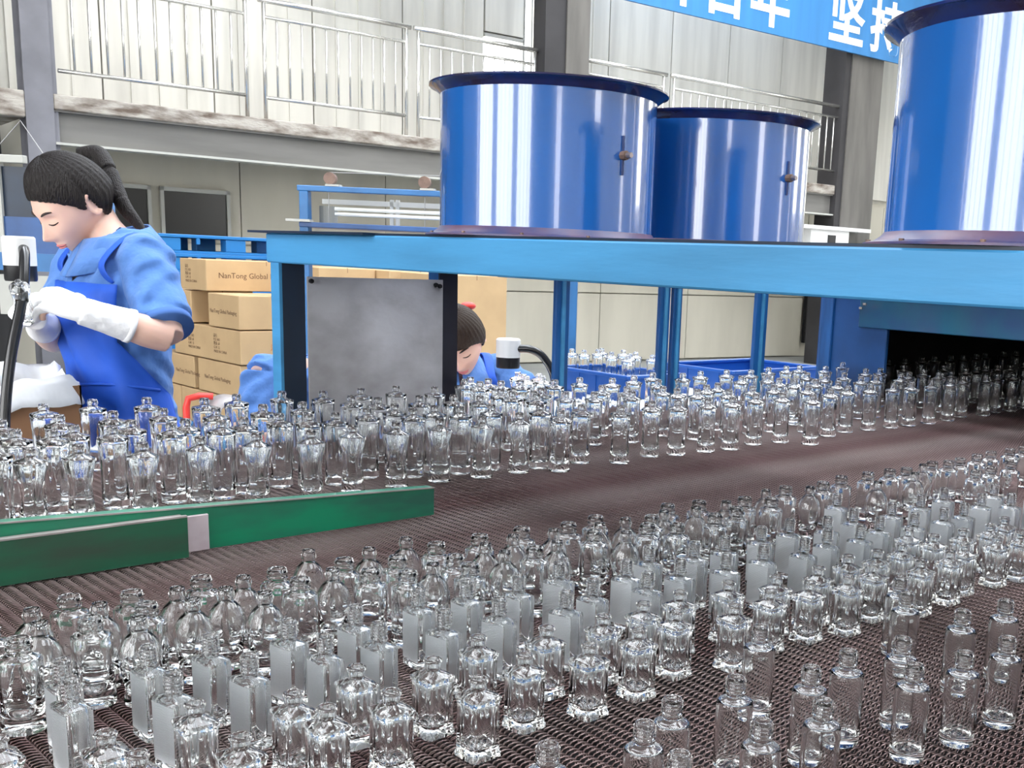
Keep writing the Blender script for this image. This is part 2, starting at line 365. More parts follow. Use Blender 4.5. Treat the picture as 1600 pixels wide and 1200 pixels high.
# ------------------------------------------------------------------ green guard strips
g1 = empty('guard_strip', (0, 0, 0), label='long green steel guard strip standing on the belt, the bright one behind', cat='guard', group='green guard strips')
def slope(y0, y1, t0, t1):
    zl = lambda x: .951+(1.09-x)*.042
    return MB().add([(x, y, (.902 if t0 is None else zl(x)+t0) if k == 0 else zl(x)+t1) for x in (-.55, 1.09) for y in (y0, y1) for k in (0, 1)], [(0, 1, 3, 2), (4, 6, 7, 5), (0, 4, 5, 1), (2, 3, 7, 6), (0, 2, 6, 4), (1, 5, 7, 3)])
slope(1.59, 1.594, None, 0).obj('upright_web', greenm, g1)
slope(1.594, 1.612, -.004, 0).obj('folded_lip', greenm, g1)
slope(1.5885, 1.5905, -.0015, .0008).obj('pale_edge', edgem, g1)
g2 = empty('guard_strip', (0, 0, 0), label='shorter dark green guard strip overlapping in front, ending at the pinkish tape', cat='guard', group='green guard strips')
MB().box(-.55, .642, 1.560, 1.564, .902, .962).obj('upright_web', mat('guard_green_dark', (.006, .11, .055), .4, noise=.5, nscale=5, col2=(.03, .06, .04), stretch=(1, 1, 4)), g2)
MB().box(-.55, .642, 1.5595, 1.566, .962, .9645).obj('pale_edge', edgem, g2)
MB().box(-.55, .642, 1.564, 1.588, .958, .961).obj('folded_lip', edgem, g2)
tp = empty('tape_patch', (0, 0, 0), label='pinkish white patch of tape joining the two green guard strips', cat='tape')
MB().box(.636, .684, 1.5845, 1.5895, .902, .957, bev=.001).obj('tape_strip', tape_m, tp)

# ------------------------------------------------------------------ blue fan frame
fr = empty('steel_gantry', (1.24, 2.43, 0), label='light blue steel frame spanning the belt and carrying the blue drums', cat='gantry')
def fp(name, x0, x1, y0, y1, z0, z1, m, bev=.003):
    o = box(name, x0, x1, y0, y1, z0, z1, m, None, bev); o.parent = fr; o.matrix_parent_inverse = Matrix.Translation((-1.24, -2.43, 0)); return o
fp('front_beam', 1.235, 1.30, -.5, 2.49, 1.317, 1.384, beamblue)
fp('side_beam', 1.30, 3.40, 2.40, 2.46, 1.322, 1.384, beamblue)
fp('side_beam', 1.30, 3.40, -.5, -.44, 1.322, 1.384, beamblue)
fp('top_plate', 1.21, 1.46, 2.02, 2.53, 1.384, 1.389, navy, 0)
fp('beam_flange', 1.238, 1.40, -.5, 2.40, 1.384, 1.3885, navy, 0)
fp('cross_beam', 1.70, 1.76, -.44, 2.40, 1.324, 1.3885, postblue)
fp('cross_beam', 2.14, 2.20, -.44, 2.40, 1.324, 1.3885, postblue)
fp('cross_beam', 1.84, 1.90, -.44, 2.40, 1.30, 1.384, postblue)
fp('cross_beam', 3.16, 3.26, -.44, 2.40, 1.30, 1.384, postblue)
# corner post: lit left flange and shaded web painted as light blue and navy
fp('leg', 1.2355, 1.243, 2.43, 2.47, 0, 1.317, beamblue, 0)
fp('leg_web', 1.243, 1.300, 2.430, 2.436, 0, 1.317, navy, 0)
for x0, x1 in ((1.680, 1.737),):
    fp('leg_web', x0, x1, 2.430, 2.436, 0, 1.322, mat('leg_dark', (.016, .016, .03), .4, noise=.4, nscale=6), 0)  # inner channel web, its shade put into the near-black colour
    fp('leg', x0, x0+.008, 2.436, 2.48, 0, 1.322, postblue, 0)
for x0, x1 in ((2.074, 2.126), (2.50, 2.545), (2.56, 2.60), (2.972, 3.034)):
    fp('leg', x0, x1, 2.425, 2.440, 0, 1.322, postblue, .002)
    fp('leg_rib', (x0+x1)/2-.006, (x0+x1)/2+.006, 2.419, 2.425, 0, 1.322, beamblue, 0)
sp_ = fp('steel_plate', 1.302, 1.684, 2.421, 2.425, .915, 1.288, steelplate, 0)
for bx, bz in ((1.31, 1.278), (1.31, .985), (1.672, 1.272), (1.66, 1.275), (1.672, .99)):
    MB().tube([(bx, 2.421, bz), (bx, 2.413, bz)], .0055, 6).obj('bolt', blackm, sp_)
for o in sp_.children: o.matrix_parent_inverse = Matrix.Identity(4)

# drums
def drum(cx, cy_, label):
    d = empty('fan_drum', (cx, cy_, 1.389), label=label, cat='drum', group='blue fan drums on the frame')
    r_, h = .211, .282
    MB().lathe([(r_, .004), (r_, .02), (r_, h-.022), (r_, h-.014), (r_+.004, h-.004), (r_-.001, h-.004), (r_-.004, h-.014), (r_-.004, .004)], 128, close=True).obj('shell', drumpaint, d, False)
    MB().lathe([(r_, h-.018), (r_+.004, h-.014), (r_+.014, h-.006), (r_+.022, h-.003), (r_+.0225, h), (r_-.003, h), (r_-.003, h-.003), (r_-.002, h-.018)], 96, close=True).obj('top_rim', rimpaint, d)
    MB().lathe([(r_-.002, 0), (r_+.028, 0), (r_+.028, .003), (r_+.014, .006), (r_+.004, .013), (r_, .018), (r_-.003, .018)], 96, close=True).obj('base_flange', flangemat, d)
    for o in d.children: autosmooth(o, 22)
    for k in range(12):
        a = 2*PI*(k+.3)/12
        MB().tube([(math.cos(a)*(r_+.021), math.sin(a)*(r_+.021), .003), (math.cos(a)*(r_+.021), math.sin(a)*(r_+.021), .007)], .0035, 6).obj('flange_bolt', rubber, d)
    nz_ = MB().tube([(0, -r_+.002, .155), (0, -r_-.012, .155)], .0085, 8).obj('grease_nipple', rubber, d)
    MB().tube([(0, -r_-.012, .155), (0, -r_-.024, .155)], .005, 8).obj('nipple_tip', mat('nipple_steel', (.35, .3, .3), .35, metal=.8), nz_)
    MB().box(-.002, .002, -r_-.0035, -r_+.001, .12, .19).obj('weld_seam', mat('weld', (.03, .05, .15), .5), d)
    return d
drum(1.462, 1.745, 'large blue drum whose rim overlaps its neighbour, above the second dark leg')
drum(1.955, 1.745, 'blue drum partly hidden behind the middle one, with rusty nipple facing the belt')
drum(1.462, .705, 'nearest and biggest-looking blue drum, cut by the edge of the photograph')

# ------------------------------------------------------------------ lehr mouth
lh = empty('annealing_lehr', (3.42, 2.43, 0), label='blue annealing oven whose dark mouth swallows the belt and far bottles', cat='oven')
def lp(name, x0, x1, y0, y1, z0, z1, m, bev=0.):
    o = box(name, x0, x1, y0, y1, z0, z1, m, None, bev); o.parent = lh; o.matrix_parent_inverse = Matrix.Translation((-3.42, -2.43, 0)); return o
lp('front_plate', 3.42, 3.44, 2.19, 2.47, .0, 1.33, lehrblue, .003)
lp('plate_edge', 3.405, 3.42, 2.42, 2.47, .0, 1.33, postblue, .002)
lp('lintel', 3.40, 3.46, -.6, 2.30, 1.160, 1.265, lintel_m, .003)
lp('upper_plate', 3.42, 3.45, -.6, 2.19, 1.265, 1.40, lehrblue)
lp('side_wall', 3.44, 7.2, 2.44, 2.50, 0, 1.33, lehrblue)
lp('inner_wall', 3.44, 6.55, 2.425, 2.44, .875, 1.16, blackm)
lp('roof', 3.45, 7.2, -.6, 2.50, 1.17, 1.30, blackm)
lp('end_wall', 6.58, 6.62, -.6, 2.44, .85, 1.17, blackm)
lp('near_wall', 3.44, 7.2, -.62, -.2, 0, 1.3, lehrblue)
for k, (yy, zz) in enumerate(((2.27, 1.24), (2.285, 1.225))):
    lp('screw', 3.392, 3.40, yy, yy+.012, zz, zz+.008, railm)

# positions of the bottles on the belt (x, y pairs, metres)
SPOTS = {
'C': [0.864,0.564,0.799,0.56,0.742,0.505,0.667,0.511,0.941,0.552,0.883,0.503,0.953,0.49,1.076,0.561,1.153,0.55,1.03,0.485,1.085,0.637,0.853,0.664,0.724,0.587,0.644,0.589,0.59,0.568,0.571,0.512,0.505,0.586,1.131,0.674],
'S': [0.573,0.764,0.496,0.787,0.569,0.831,0.646,0.787,0.641,0.856,0.503,0.857,0.429,0.836,0.436,0.791,0.356,0.866,0.356,0.782,0.279,0.851,0.284,0.8,0.214,0.893,0.715,0.837,0.715,0.77,0.789,0.829,0.788,0.774,0.857,0.836,0.864,0.792,0.922,0.84,1.0,0.832,0.934,0.766,1.014,0.778,1.069,0.813,1.082,0.771,1.148,0.806,1.145,0.757,1.231,0.817,1.22,0.769,1.289,0.809,1.295,0.743,1.351,0.809,1.442,0.81,1.374,0.745,1.514,0.803,1.433,0.756,1.516,0.748,1.649,0.805,1.58,0.793,1.576,0.741,1.681,0.745,1.442,0.854],
'F': [0.295,0.998,0.285,0.948,0.366,0.989,0.422,0.984,0.427,0.914,0.357,0.912,0.5,0.98,0.507,0.921,0.575,0.981,0.566,0.92,0.661,0.992,0.639,0.913,0.722,0.987,0.711,0.912,0.784,0.971,0.859,0.985,0.787,0.889,0.844,0.907,0.934,0.943,1.006,0.976,0.918,0.89,0.991,0.905,1.072,0.955,1.131,0.952,1.061,0.889,1.219,0.959,1.139,0.891,1.294,0.966,1.215,0.88,1.357,0.943,1.287,0.893,1.439,0.952,1.353,0.881,1.425,0.895,1.517,1.039,1.498,0.879,1.574,0.872,1.637,0.871,1.739,0.895,1.727,0.96,1.634,0.95,1.785,0.864,1.843,0.926,1.535,0.944,1.889,0.869],
'R': [0.282,1.075,0.36,1.18,0.353,1.098,0.271,1.131,0.415,1.159,0.411,1.11,0.494,1.17,0.575,1.152,0.577,1.102,0.657,1.145,0.658,1.087,0.714,1.118,0.688,1.056,0.789,1.145,0.773,1.082,0.765,1.04,0.859,1.147,0.931,1.148,0.879,1.057,1.002,1.132,1.063,1.142,1.002,1.078,1.09,1.062,1.133,1.096,1.21,1.138,1.127,1.04,1.27,1.127,1.221,1.05,1.285,1.063,1.354,1.104,1.387,1.076,1.485,1.123,1.576,1.111,1.651,1.125,1.729,1.12,1.796,1.116,1.838,1.106,1.95,1.117,1.99,1.103,2.04,1.106,2.119,1.111,1.937,1.014,2.188,1.116,2.005,1.019,2.262,1.11,2.093,1.022,2.317,1.107],
'D': [0.318,1.158,0.311,1.112,0.375,1.138,0.389,1.072,0.457,1.145,0.454,1.099,0.531,1.145,0.497,1.115,0.523,1.077,0.643,1.205,0.625,1.115,0.707,1.171,0.772,1.189,0.731,1.068,0.839,1.108,0.835,1.062,0.895,1.121,0.961,1.115,1.037,1.105,1.034,1.048,1.09,1.107,1.174,1.111,1.234,1.101,1.306,1.102,1.433,1.124,1.522,1.099,1.668,1.059,1.809,1.07,1.906,1.111,0.923,1.064],
'T': [0.669,2.269,0.648,2.115,0.549,2.095,0.538,1.978,0.586,1.952,0.767,2.297,0.743,2.123,0.678,1.943,0.474,1.857,0.867,2.284,0.833,2.118,0.73,2.0,0.775,1.935,0.815,1.971,0.962,2.228,0.922,2.084,0.86,1.924,1.046,2.261,0.911,1.942,1.021,2.089,1.156,2.274,0.991,1.96,1.108,2.091,1.036,1.931,1.237,2.238,1.252,2.142,1.089,1.923,1.338,2.246,1.175,1.949,1.286,2.089,1.439,2.258,1.261,1.984,1.386,2.081,1.256,1.909,1.516,2.211,1.321,1.926,1.463,2.058,1.358,1.886,1.682,2.319,1.725,2.353,1.686,2.259,1.746,2.304,1.746,2.25,1.804,2.242,1.64,2.114,1.633,2.061,1.439,1.886,1.511,2.023,1.654,1.996,1.742,2.084,1.683,2.041,1.9,2.219,1.541,1.846,0.63,1.985],
'K': [2.05,2.288,1.791,2.049,1.86,2.019,1.978,2.118,2.129,2.239,2.021,2.068,2.241,2.266,1.971,1.998,2.365,2.313,2.234,2.161,2.444,2.263,2.122,1.982,2.123,2.036,2.547,2.284,2.269,2.01,2.16,1.944,2.667,2.281,2.34,2.031,2.246,1.908,2.569,2.138,2.75,2.25,2.373,1.933,2.885,2.287,2.67,2.118,2.463,1.928,2.991,2.295,2.637,1.989,2.631,2.042,3.062,2.293,2.874,2.12,2.68,2.021,2.549,1.875,2.73,1.979,3.14,2.242,2.884,2.055,3.347,2.316,3.006,2.07,2.751,1.914,3.44,2.31,3.21,2.125,2.951,1.968,3.568,2.32,3.29,2.119,3.024,1.959,3.684,2.336,3.448,2.158,3.152,1.951,3.791,2.33,3.93,2.343,4.026,2.342,4.142,2.336,4.245,2.335,4.388,2.354,4.477,2.36,4.689,2.385,4.815,2.385,3.419,2.026,3.269,1.992,3.682,2.101,3.362,1.935,3.46,1.943,3.748,2.003,3.646,1.991,3.845,2.019,3.928,2.016,3.988,1.995,4.181,2.036,1.556,1.794,1.662,1.845,1.739,1.796,1.866,1.823,1.936,1.803,2.037,1.797,2.118,1.787,2.234,1.806,2.33,1.793,2.374,1.727,2.545,1.793,2.656,1.812,2.759,1.803,2.865,1.794,2.96,1.791,3.065,1.785,3.192,1.792,3.324,1.821,3.436,1.798,3.551,1.819,3.641,1.806,3.777,1.824],
'M': [0.597,1.866,0.687,1.837,0.788,1.848,0.887,1.842,0.982,1.823,1.078,1.843,1.173,1.84,1.272,1.837,1.371,1.827,1.471,1.83,0.526,1.869],
}

# ------------------------------------------------------------------ bottles
SEG = 40
def ring(a, b, n_, z, tw=0., lobes=0., nl=6):
    out = []
    for k in range(SEG):
        th = 2*PI*k/SEG
        c_, s_ = math.cos(th), math.sin(th)
        r_ = 1/((abs(c_)**n_+abs(s_)**n_)**(1/n_))
        m_ = 1+lobes*math.cos(nl*th+tw)
        out.append((a*r_*c_*m_, b*r_*s_*m_, z))
    return out
def glassmesh(name, rings, fan0, fan1, sel=None):
    """rings in order along the profile; fan0/fan1: z of closing centre vertices or None"""
    v = [p for g in rings for p in g]; f = []
    for i in range(len(rings)-1):
        for k in range(SEG):
            f.append((i*SEG+k, i*SEG+(k+1) % SEG, (i+1)*SEG+(k+1) % SEG, (i+1)*SEG+k))
    if fan0 is not None:
        v.append((0, 0, fan0)); c_ = len(v)-1
        f += [(c_, (k+1) % SEG, k) for k in range(SEG)]
    if fan1 is not None:
        v.append((0, 0, fan1)); c_ = len(v)-1; b_ = (len(rings)-1)*SEG
        f += [(c_, b_+k, b_+(k+1) % SEG) for k in range(SEG)]
    if sel:
        A_f = [q for q in f if not sel(q, v)]; B_f = [q for q in f if sel(q, v)]
        return v, A_f, B_f
    return v, f, None
def neckrings(rn, ri, z0, z1, thr):
    pr = [(rn, z0)]
    h = z1-z0
    if thr:
        a0 = z0+h*.18
        pr += [(rn, a0)]
        for k in range(thr):
            zz = a0+(z1-.0012-a0)*(k+.1)/thr; st_ = (z1-.0012-a0)/thr
            pr += [(rn, zz), (rn+.0011, zz+st_*.22), (rn+.0011, zz+st_*.45), (rn, zz+st_*.68)]
    else:
        pr += [(rn, z1-h*.45), (rn+.0012, z1-h*.38), (rn+.0012, z1-h*.12)]
    pr += [(rn-.0006, z1), (ri+.0008, z1), (ri, z1-.001), (ri, z0)]
    return [ring(r_, r_, 2, z) for r_, z in pr]
def proto(name, body_out, body_in, neck, base_z, in_z, kids=None, panel=False):
    """body_out: outer rings from the base to the neck; body_in: inner rings from neck root down to the cavity floor"""
    rn, ri, z0, z1, thr = neck
    mid = neckrings(rn, ri, z0, z1, thr)
    objs = []
    outer = [ring(*q) for q in body_out]+[ring(rn, rn, 2, z0)]
    inner = [ring(ri, ri, 2, z0)]+[ring(*q) for q in body_in]
    v1, f1_, _ = glassmesh(name, outer, base_z, None)
    v2, f2_, _ = glassmesh(name, inner, None, in_z)
    pf = []
    if panel:
        lo, hi = panel
        keep = []
        for q in f1_:
            P_ = [Vector(v1[i]) for i in q]
            nrm = (P_[1]-P_[0]).cross(P_[-1]-P_[0]); zc = sum(p.z for p in P_)/len(P_)
            (pf if (abs(nrm.x) > .93*nrm.length and lo < zc < hi) else keep).append(q)
        f1_ = keep
    V_ = v1+v2; F__ = f1_+[tuple(i+len(v1) for i in q) for q in f2_]
    root = meshobj(name, V_, F__, glass); autosmooth(root, 50)
    vn, fn, _ = glassmesh('neck', mid, None, None)
    nk = meshobj('neck', vn, fn, glass, root, True)
    if pf:
        for sgn in (1, -1):
            fs = [q for q in pf if sum(v1[i][0] for i in q)*sgn > 0]
            ids = sorted({i for q in fs for i in q}); mp_ = {i: j for j, i in enumerate(ids)}
            meshobj('frosted_panel', [v1[i] for i in ids], [tuple(mp_[i] for i in q) for q in fs], frosted, root, True)
    return root
P_ = {}
# C: slim cylinder, long threaded neck
P_['C'] = lambda: proto('cylinder_bottle', [(.0145, .0145, 2, 0), (.0162, .0162, 2, .0012), (.0166, .0166, 2, .004), (.0166, .0166, 2, .066), (.0164, .0164, 2, .0705), (.0152, .0152, 2, .0735), (.0120, .0120, 2, .0750), (.0092, .0092, 2, .0762)],
    [(.0080, .0080, 2, .0742), (.0138, .0138, 2, .0715), (.0146, .0146, 2, .066), (.0146, .0146, 2, .014), (.0136, .0136, 2, .0105), (.0100, .0100, 2, .0088), (.004, .004, 2, .0094)],
    (.0084, .0058, .0775, .095, 4), .0012, .0098)
# S: square bottle, stepped shoulder plate and heavy square base
P_['S'] = lambda: proto('square_bottle', [(.0150, .0150, 9, 0), (.0163, .0163, 9, .001), (.0163, .0163, 9, .0052), (.0153, .0153, 9, .0068), (.0150, .0150, 9, .012), (.0149, .0149, 9, .050), (.0152, .0152, 9, .0545), (.0163, .0163, 9, .0560), (.0163, .0163, 9, .0590), (.0145, .0145, 8, .0606), (.0132, .0132, 7, .0612), (.0110, .0110, 4, .0625), (.0090, .0090, 2.5, .0638)],
    [(.0062, .0062, 2, .0620), (.0108, .0108, 2.6, .0580), (.0124, .0124, 3.2, .052), (.0120, .0120, 3.4, .035), (.0126, .0126, 4, .016), (.0110, .0110, 4, .0120), (.0050, .0050, 2, .0135)],
    (.0077, .0052, .065, .0765, 0), .0012, .0145)
# F: flat rectangular bottle, finely ribbed frosted broad sides
P_['F'] = lambda: proto('frosted_bottle', [(.0108, .0160, 10, 0), (.0118, .0170, 10, .0008), (.0118, .0170, 10, .007), (.0118, .0170, 12, .0085), (.0118, .0170, 12, .062), (.0117, .0169, 10, .0640), (.0108, .0160, 8, .0655), (.0085, .0100, 4, .0665)],
    [(.0052, .0052, 2, .0655), (.0088, .0128, 4, .0630), (.0090, .0140, 5, .060), (.0090, .0140, 5, .014), (.0080, .0125, 4, .0105), (.003, .005, 2, .010)],
    (.0074, .0050, .0675, .089, 5), .001, .0102, panel=(.0085, .062))
# R: round bottle with a wide stepped collar and thick foot
P_['R'] = lambda: proto('round_bottle', [(.0165, .0165, 2, 0), (.0192, .0192, 2, .0012), (.0197, .0197, 2, .004), (.0196, .0196, 2, .011), (.0188, .0188, 2, .0135), (.0186, .0186, 2, .040), (.0192, .0192, 2, .066), (.0190, .0190, 2, .0705), (.0170, .0170, 2, .0725), (.0135, .0135, 2, .0735)],
    [(.0085, .0085, 2, .0735), (.0150, .0150, 2, .0690), (.0150, .0150, 3, .055), (.0138, .0138, 3, .030), (.0142, .0142, 2.5, .018), (.0120, .0120, 2, .0145), (.004, .004, 2, .017)],
    (.0108, .0078, .0752, .090, 2), .0015, .018)
# D: dome shouldered bottle with a narrow waist above a flared foot
P_['D'] = lambda: proto('dome_bottle', [(.0130, .0130, 2, 0), (.0165, .0165, 2, .0012), (.0175, .0175, 2, .005), (.0160, .0160, 2, .012), (.0160, .0160, 2, .020), (.0185, .0185, 2, .034), (.0208, .0208, 2, .046), (.0205, .0205, 2, .054), (.0182, .0182, 2, .062), (.0142, .0142, 2, .069), (.0105, .0105, 2, .073), (.0085, .0085, 2, .0745)],
    [(.0065, .0065, 2, .0735), (.0125, .0125, 2, .066), (.0172, .0172, 2, .055), (.0176, .0176, 2, .046), (.0140, .0140, 2, .032), (.0105, .0105, 2, .020), (.0060, .0060, 2, .015), (.003, .003, 2, .0155)],
    (.0080, .0056, .0762, .090, 1), .0015, .0158)
# T: tall heavy tapered cylinder with a lobed inner wall
P_['T'] = lambda: proto('tall_bottle', [(.0185, .0185, 2, 0), (.0215, .0215, 2, .0015), (.0222, .0222, 2, .006), (.0220, .0220, 2, .040), (.0226, .0226, 2, .085), (.0244, .0244, 2, .112), (.0252, .0252, 2, .1205), (.0246, .0246, 2, .1235), (.0200, .0200, 2, .1250), (.0120, .0120, 2, .1268)],
    [(.0068, .0068, 2, .126), (.0175, .0175, 2, .120, 0, .02), (.0200, .0200, 2, .112, 0, .05), (.0165, .0165, 2, .080, .5, .05), (.0160, .0160, 2, .050, 1.3, .055), (.0175, .0175, 2, .022, .6, .035), (.0140, .0140, 2, .0155), (.005, .005, 2, .0175)],
    (.0090, .0060, .1285, .142, 1), .0015, .018)
# K: tall bottle with a flat disc shoulder
P_['K'] = lambda: proto('disc_shoulder_bottle', [(.0190, .0190, 2, 0), (.0228, .0228, 2, .0015), (.0236, .0236, 2, .006), (.0220, .0220, 2, .016), (.0205, .0205, 2, .050), (.0208, .0208, 2, .095), (.0222, .0222, 2, .1085), (.0248, .0248, 2, .1115), (.0250, .0250, 2, .1140), (.0215, .0215, 2, .1160), (.0120, .0120, 2, .1182)],
    [(.0066, .0066, 2, .117), (.0160, .0160, 2, .111, 0, .02), (.0172, .0172, 2, .098, .4, .04), (.0150, .0150, 2, .060, 1.0, .055), (.0158, .0158, 2, .026, .3, .035), (.0120, .0120, 2, .0175), (.005, .005, 2, .0195)],
    (.0092, .0060, .1205, .134, 1), .0015, .020)
# M: waisted bottle, wide shoulder, flared foot
P_['M'] = lambda: proto('waisted_bottle', [(.0185, .0185, 2, 0), (.0225, .0225, 2, .0015), (.0232, .0232, 2, .006), (.0205, .0205, 2, .022), (.0178, .0178, 2, .050), (.0176, .0176, 2, .064), (.0205, .0205, 2, .084), (.0245, .0245, 2, .0985), (.0254, .0254, 2, .1035), (.0250, .0250, 2, .1065), (.0195, .0195, 2, .1085), (.0120, .0120, 2, .112)],
    [(.0066, .0066, 2, .111), (.0170, .0170, 2, .105, 0, .03), (.0175, .0175, 2, .096, .4, .04), (.0120, .0120, 2, .068, 1.0, .035), (.0120, .0120, 2, .050, 1.8, .06), (.0155, .0155, 2, .026, .3, .05), (.0120, .0120, 2, .0175), (.005, .005, 2, .0195)],
    (.0090, .0060, .1145, .129, 1), .0015, .020)
protos = {}
used = set()
def place_bottle(ty, x, y, z, rz, label, group):
    if ty not in protos: protos[ty] = P_[ty]()
    root = protos[ty]
    if ty in used:
        o = root.copy(); COL.objects.link(o)
        for k in ('label', 'category', 'group'):
            if k in o: del o[k]
        for ch in root.children:
            c_ = ch.copy(); COL.objects.link(c_); c_.parent = o
    else: o = root; used.add(ty)
    o.location = (x, y, z); o.rotation_euler = (0, 0, rz)
    tag(o, label, 'bottle', group)
    return o
TYN = {'C': 'slim cylinder bottle with threaded neck', 'S': 'square clear bottle', 'F': 'frosted ribbed bottle',
       'R': 'round wide-necked bottle', 'D': 'dome-shouldered bottle', 'T': 'tall tapered bottle', 'K': 'disc-shouldered bottle', 'M': 'waisted clear bottle'}
GRP = {'C': 'slim cylinder bottles at the near edge of the belt', 'S': 'square bottles on the near belt', 'F': 'frosted bottles on the near belt', 'R': 'round bottles on the near belt',
       'D': 'dome bottles on the near belt', 'T': 'tall bottles on the far side of the belt', 'K': 'disc-shouldered bottles on the far side of the belt', 'M': 'waisted bottles behind the green guard'}
zones = {}
for ty, fl in SPOTS.items():
    for x, y in zip(fl[::2], fl[1::2]):
        if 3.36 < x < 3.50 and y > 2.13: x = 3.50
        ang = math.atan2(y, x)                      # bearing from the viewer: larger = further left
        if ty in 'CSFRD':
            if ty == 'C': zn = 'in the loose near cluster'
            elif ty in 'SF':
                zn = 'before the green guard' if x < .75 else 'in the middle of the near group' if x < 1.25 else 'in the near group\'s dense right end'
            else: zn = 'in front of the green guard' if x < .66 else 'in the back row beyond the guard' if x < 1.25 else 'in the back row under the gantry'
        elif ty == 'T':
            zn = 'before the aproned woman' if ang > 1.19 else 'before the carton stack' if ang > 1.09 else 'before the steel plate' if ang > .93 else 'before the second worker'
        elif ty == 'K':
            zn = 'in the front row of the far group' if y < 1.87 else 'inside the dark oven mouth' if x > 3.42 else 'in the rear rows of the far group' if y > 2.12 else 'in the middle rows of the far group'
        else: zn = 'behind the green guard'
        zones.setdefault((ty, zn), []).append((x, y, ang))
for (ty, zn), lst in zones.items():
    lst.sort(key=lambda q: -q[2])
    for i, (x, y, a) in enumerate(lst):
        rz = random.uniform(-.08, .08) if ty in 'SF' else random.uniform(0, 6.28)
        if ty == 'F': rz = random.uniform(-.14, .14)+.06
        place_bottle(ty, x, y, .9, rz, '%s, %s from the left %s' % (TYN[ty], ordw(i), zn), GRP[ty])
# the worker's bench: bottles standing in the blue tray and by the lamp
tb = [(2.86, 2.93), (2.92, 2.98), (2.97, 2.91), (2.90, 3.06), (3.0, 3.03), (2.85, 3.16), (2.93, 3.17), (2.98, 3.20), (3.02, 3.12), (2.84, 3.22)]
tb = sorted(tb, key=lambda q: -math.atan2(q[1], q[0]))
for i, (x, y) in enumerate(tb):
    place_bottle('K', x, y, .885, 0, 'disc-shouldered bottle standing in the blue plastic tray, %s from the left' % ordw(i), 'bottles in the blue tray')
lb = sorted([(2.115, 2.60), (2.17, 2.59), (2.145, 2.652), (2.20, 2.645), (2.165, 2.705)], key=lambda q: -math.atan2(q[1], q[0]))
for i, (x, y) in enumerate(lb):
    place_bottle('T', x, y, .862, 0, 'tall bottle on the white bench under the second lamp, %s from the left' % ordw(i), 'bottles under the second lamp')

# ------------------------------------------------------------------ benches, trays, lamps behind the belt
def table(name, x0, x1, y0, y1, h, label):
    t_ = empty(name, ((x0+x1)/2, (y0+y1)/2, 0), label=label, cat='table')
    dx, dy = (x1-x0)/2, (y1-y0)/2
    MB().box(-dx, dx, -dy, dy, h-.03, h, bev=.004).obj('table_top', tablem, t_)
    MB().box(-dx+.03, dx-.03, -dy+.02, -dy+.04, h-.09, h-.03).obj('apron_rail', steeld, t_)
    for sx in (-1, 1):
        for sy in (-1, 1): MB().box(sx*(dx-.04)-.018, sx*(dx-.04)+.018, sy*(dy-.04)-.018, sy*(dy-.04)+.018, 0, h-.03).obj('leg', steeld, t_)
    return t_
table('work_table', 1.92, 2.58, 2.56, 2.86, .862, 'white bench under the second lamp behind the conveyor')
table('work_table', 2.64, 4.25, 2.56, 3.42, .862, 'long white bench carrying the blue tray and basket')
def tray(name, x0, x1, y0, y1, z0, z1, label, liner=None):
    t_ = empty(name, ((x0+x1)/2, (y0+y1)/2, z0), label=label, cat='tray')
    dx, dy, h = (x1-x0)/2, (y1-y0)/2, z1-z0
    MB().box(-dx, dx, -dy, dy, 0, .006).obj('tray_floor', trayblue, t_)
    for a in (0, 1):
        for s_ in (-1, 1):
            m_ = MB()
            if a: m_.box(s_*dx-.005, s_*dx+.005, -dy, dy, .006, h-.012)
            else: m_.box(-dx, dx, s_*dy-.005, s_*dy+.005, .006, h-.012)
            o = m_.obj('side', trayblue, t_)
            m_ = MB()
            if a: m_.box(s_*dx-.012, s_*dx+.012, -dy-.012, dy+.012, h-.012, h, bev=.002)
            else: m_.box(-dx+.0125, dx-.0125, s_*dy-.012, s_*dy+.012, h-.012, h, bev=.002)
            m_.obj('rim', trayblue, o)
            for k in range(4):
                u = (k-1.5)/2
                m_ = MB()
                if a: m_.box(s_*(dx+.005)-.004, s_*(dx+.005)+.004, u*dy*.9-.003, u*dy*.9+.003, .006, h-.012)
                else: m_.box(u*dx*.9-.003, u*dx*.9+.003, s_*(dy+.005)-.004, s_*(dy+.005)+.004, .006, h-.012)
                m_.obj('rib', trayblue, o)
    if liner: MB().box(-dx+.006, dx-.006, -dy+.006, dy-.006, .006, liner, bev=.002).obj('white_liner', tablem, t_)
    return t_
tray('plastic_tray', 2.79, 3.07, 2.86, 3.27, .862, .952, 'blue plastic tray with a white liner holding upright bottles', .023)
tray('plastic_basket', 3.35, 3.92, 2.84, 3.22, .862, .952, 'empty blue plastic basket on the bench beside the full tray')
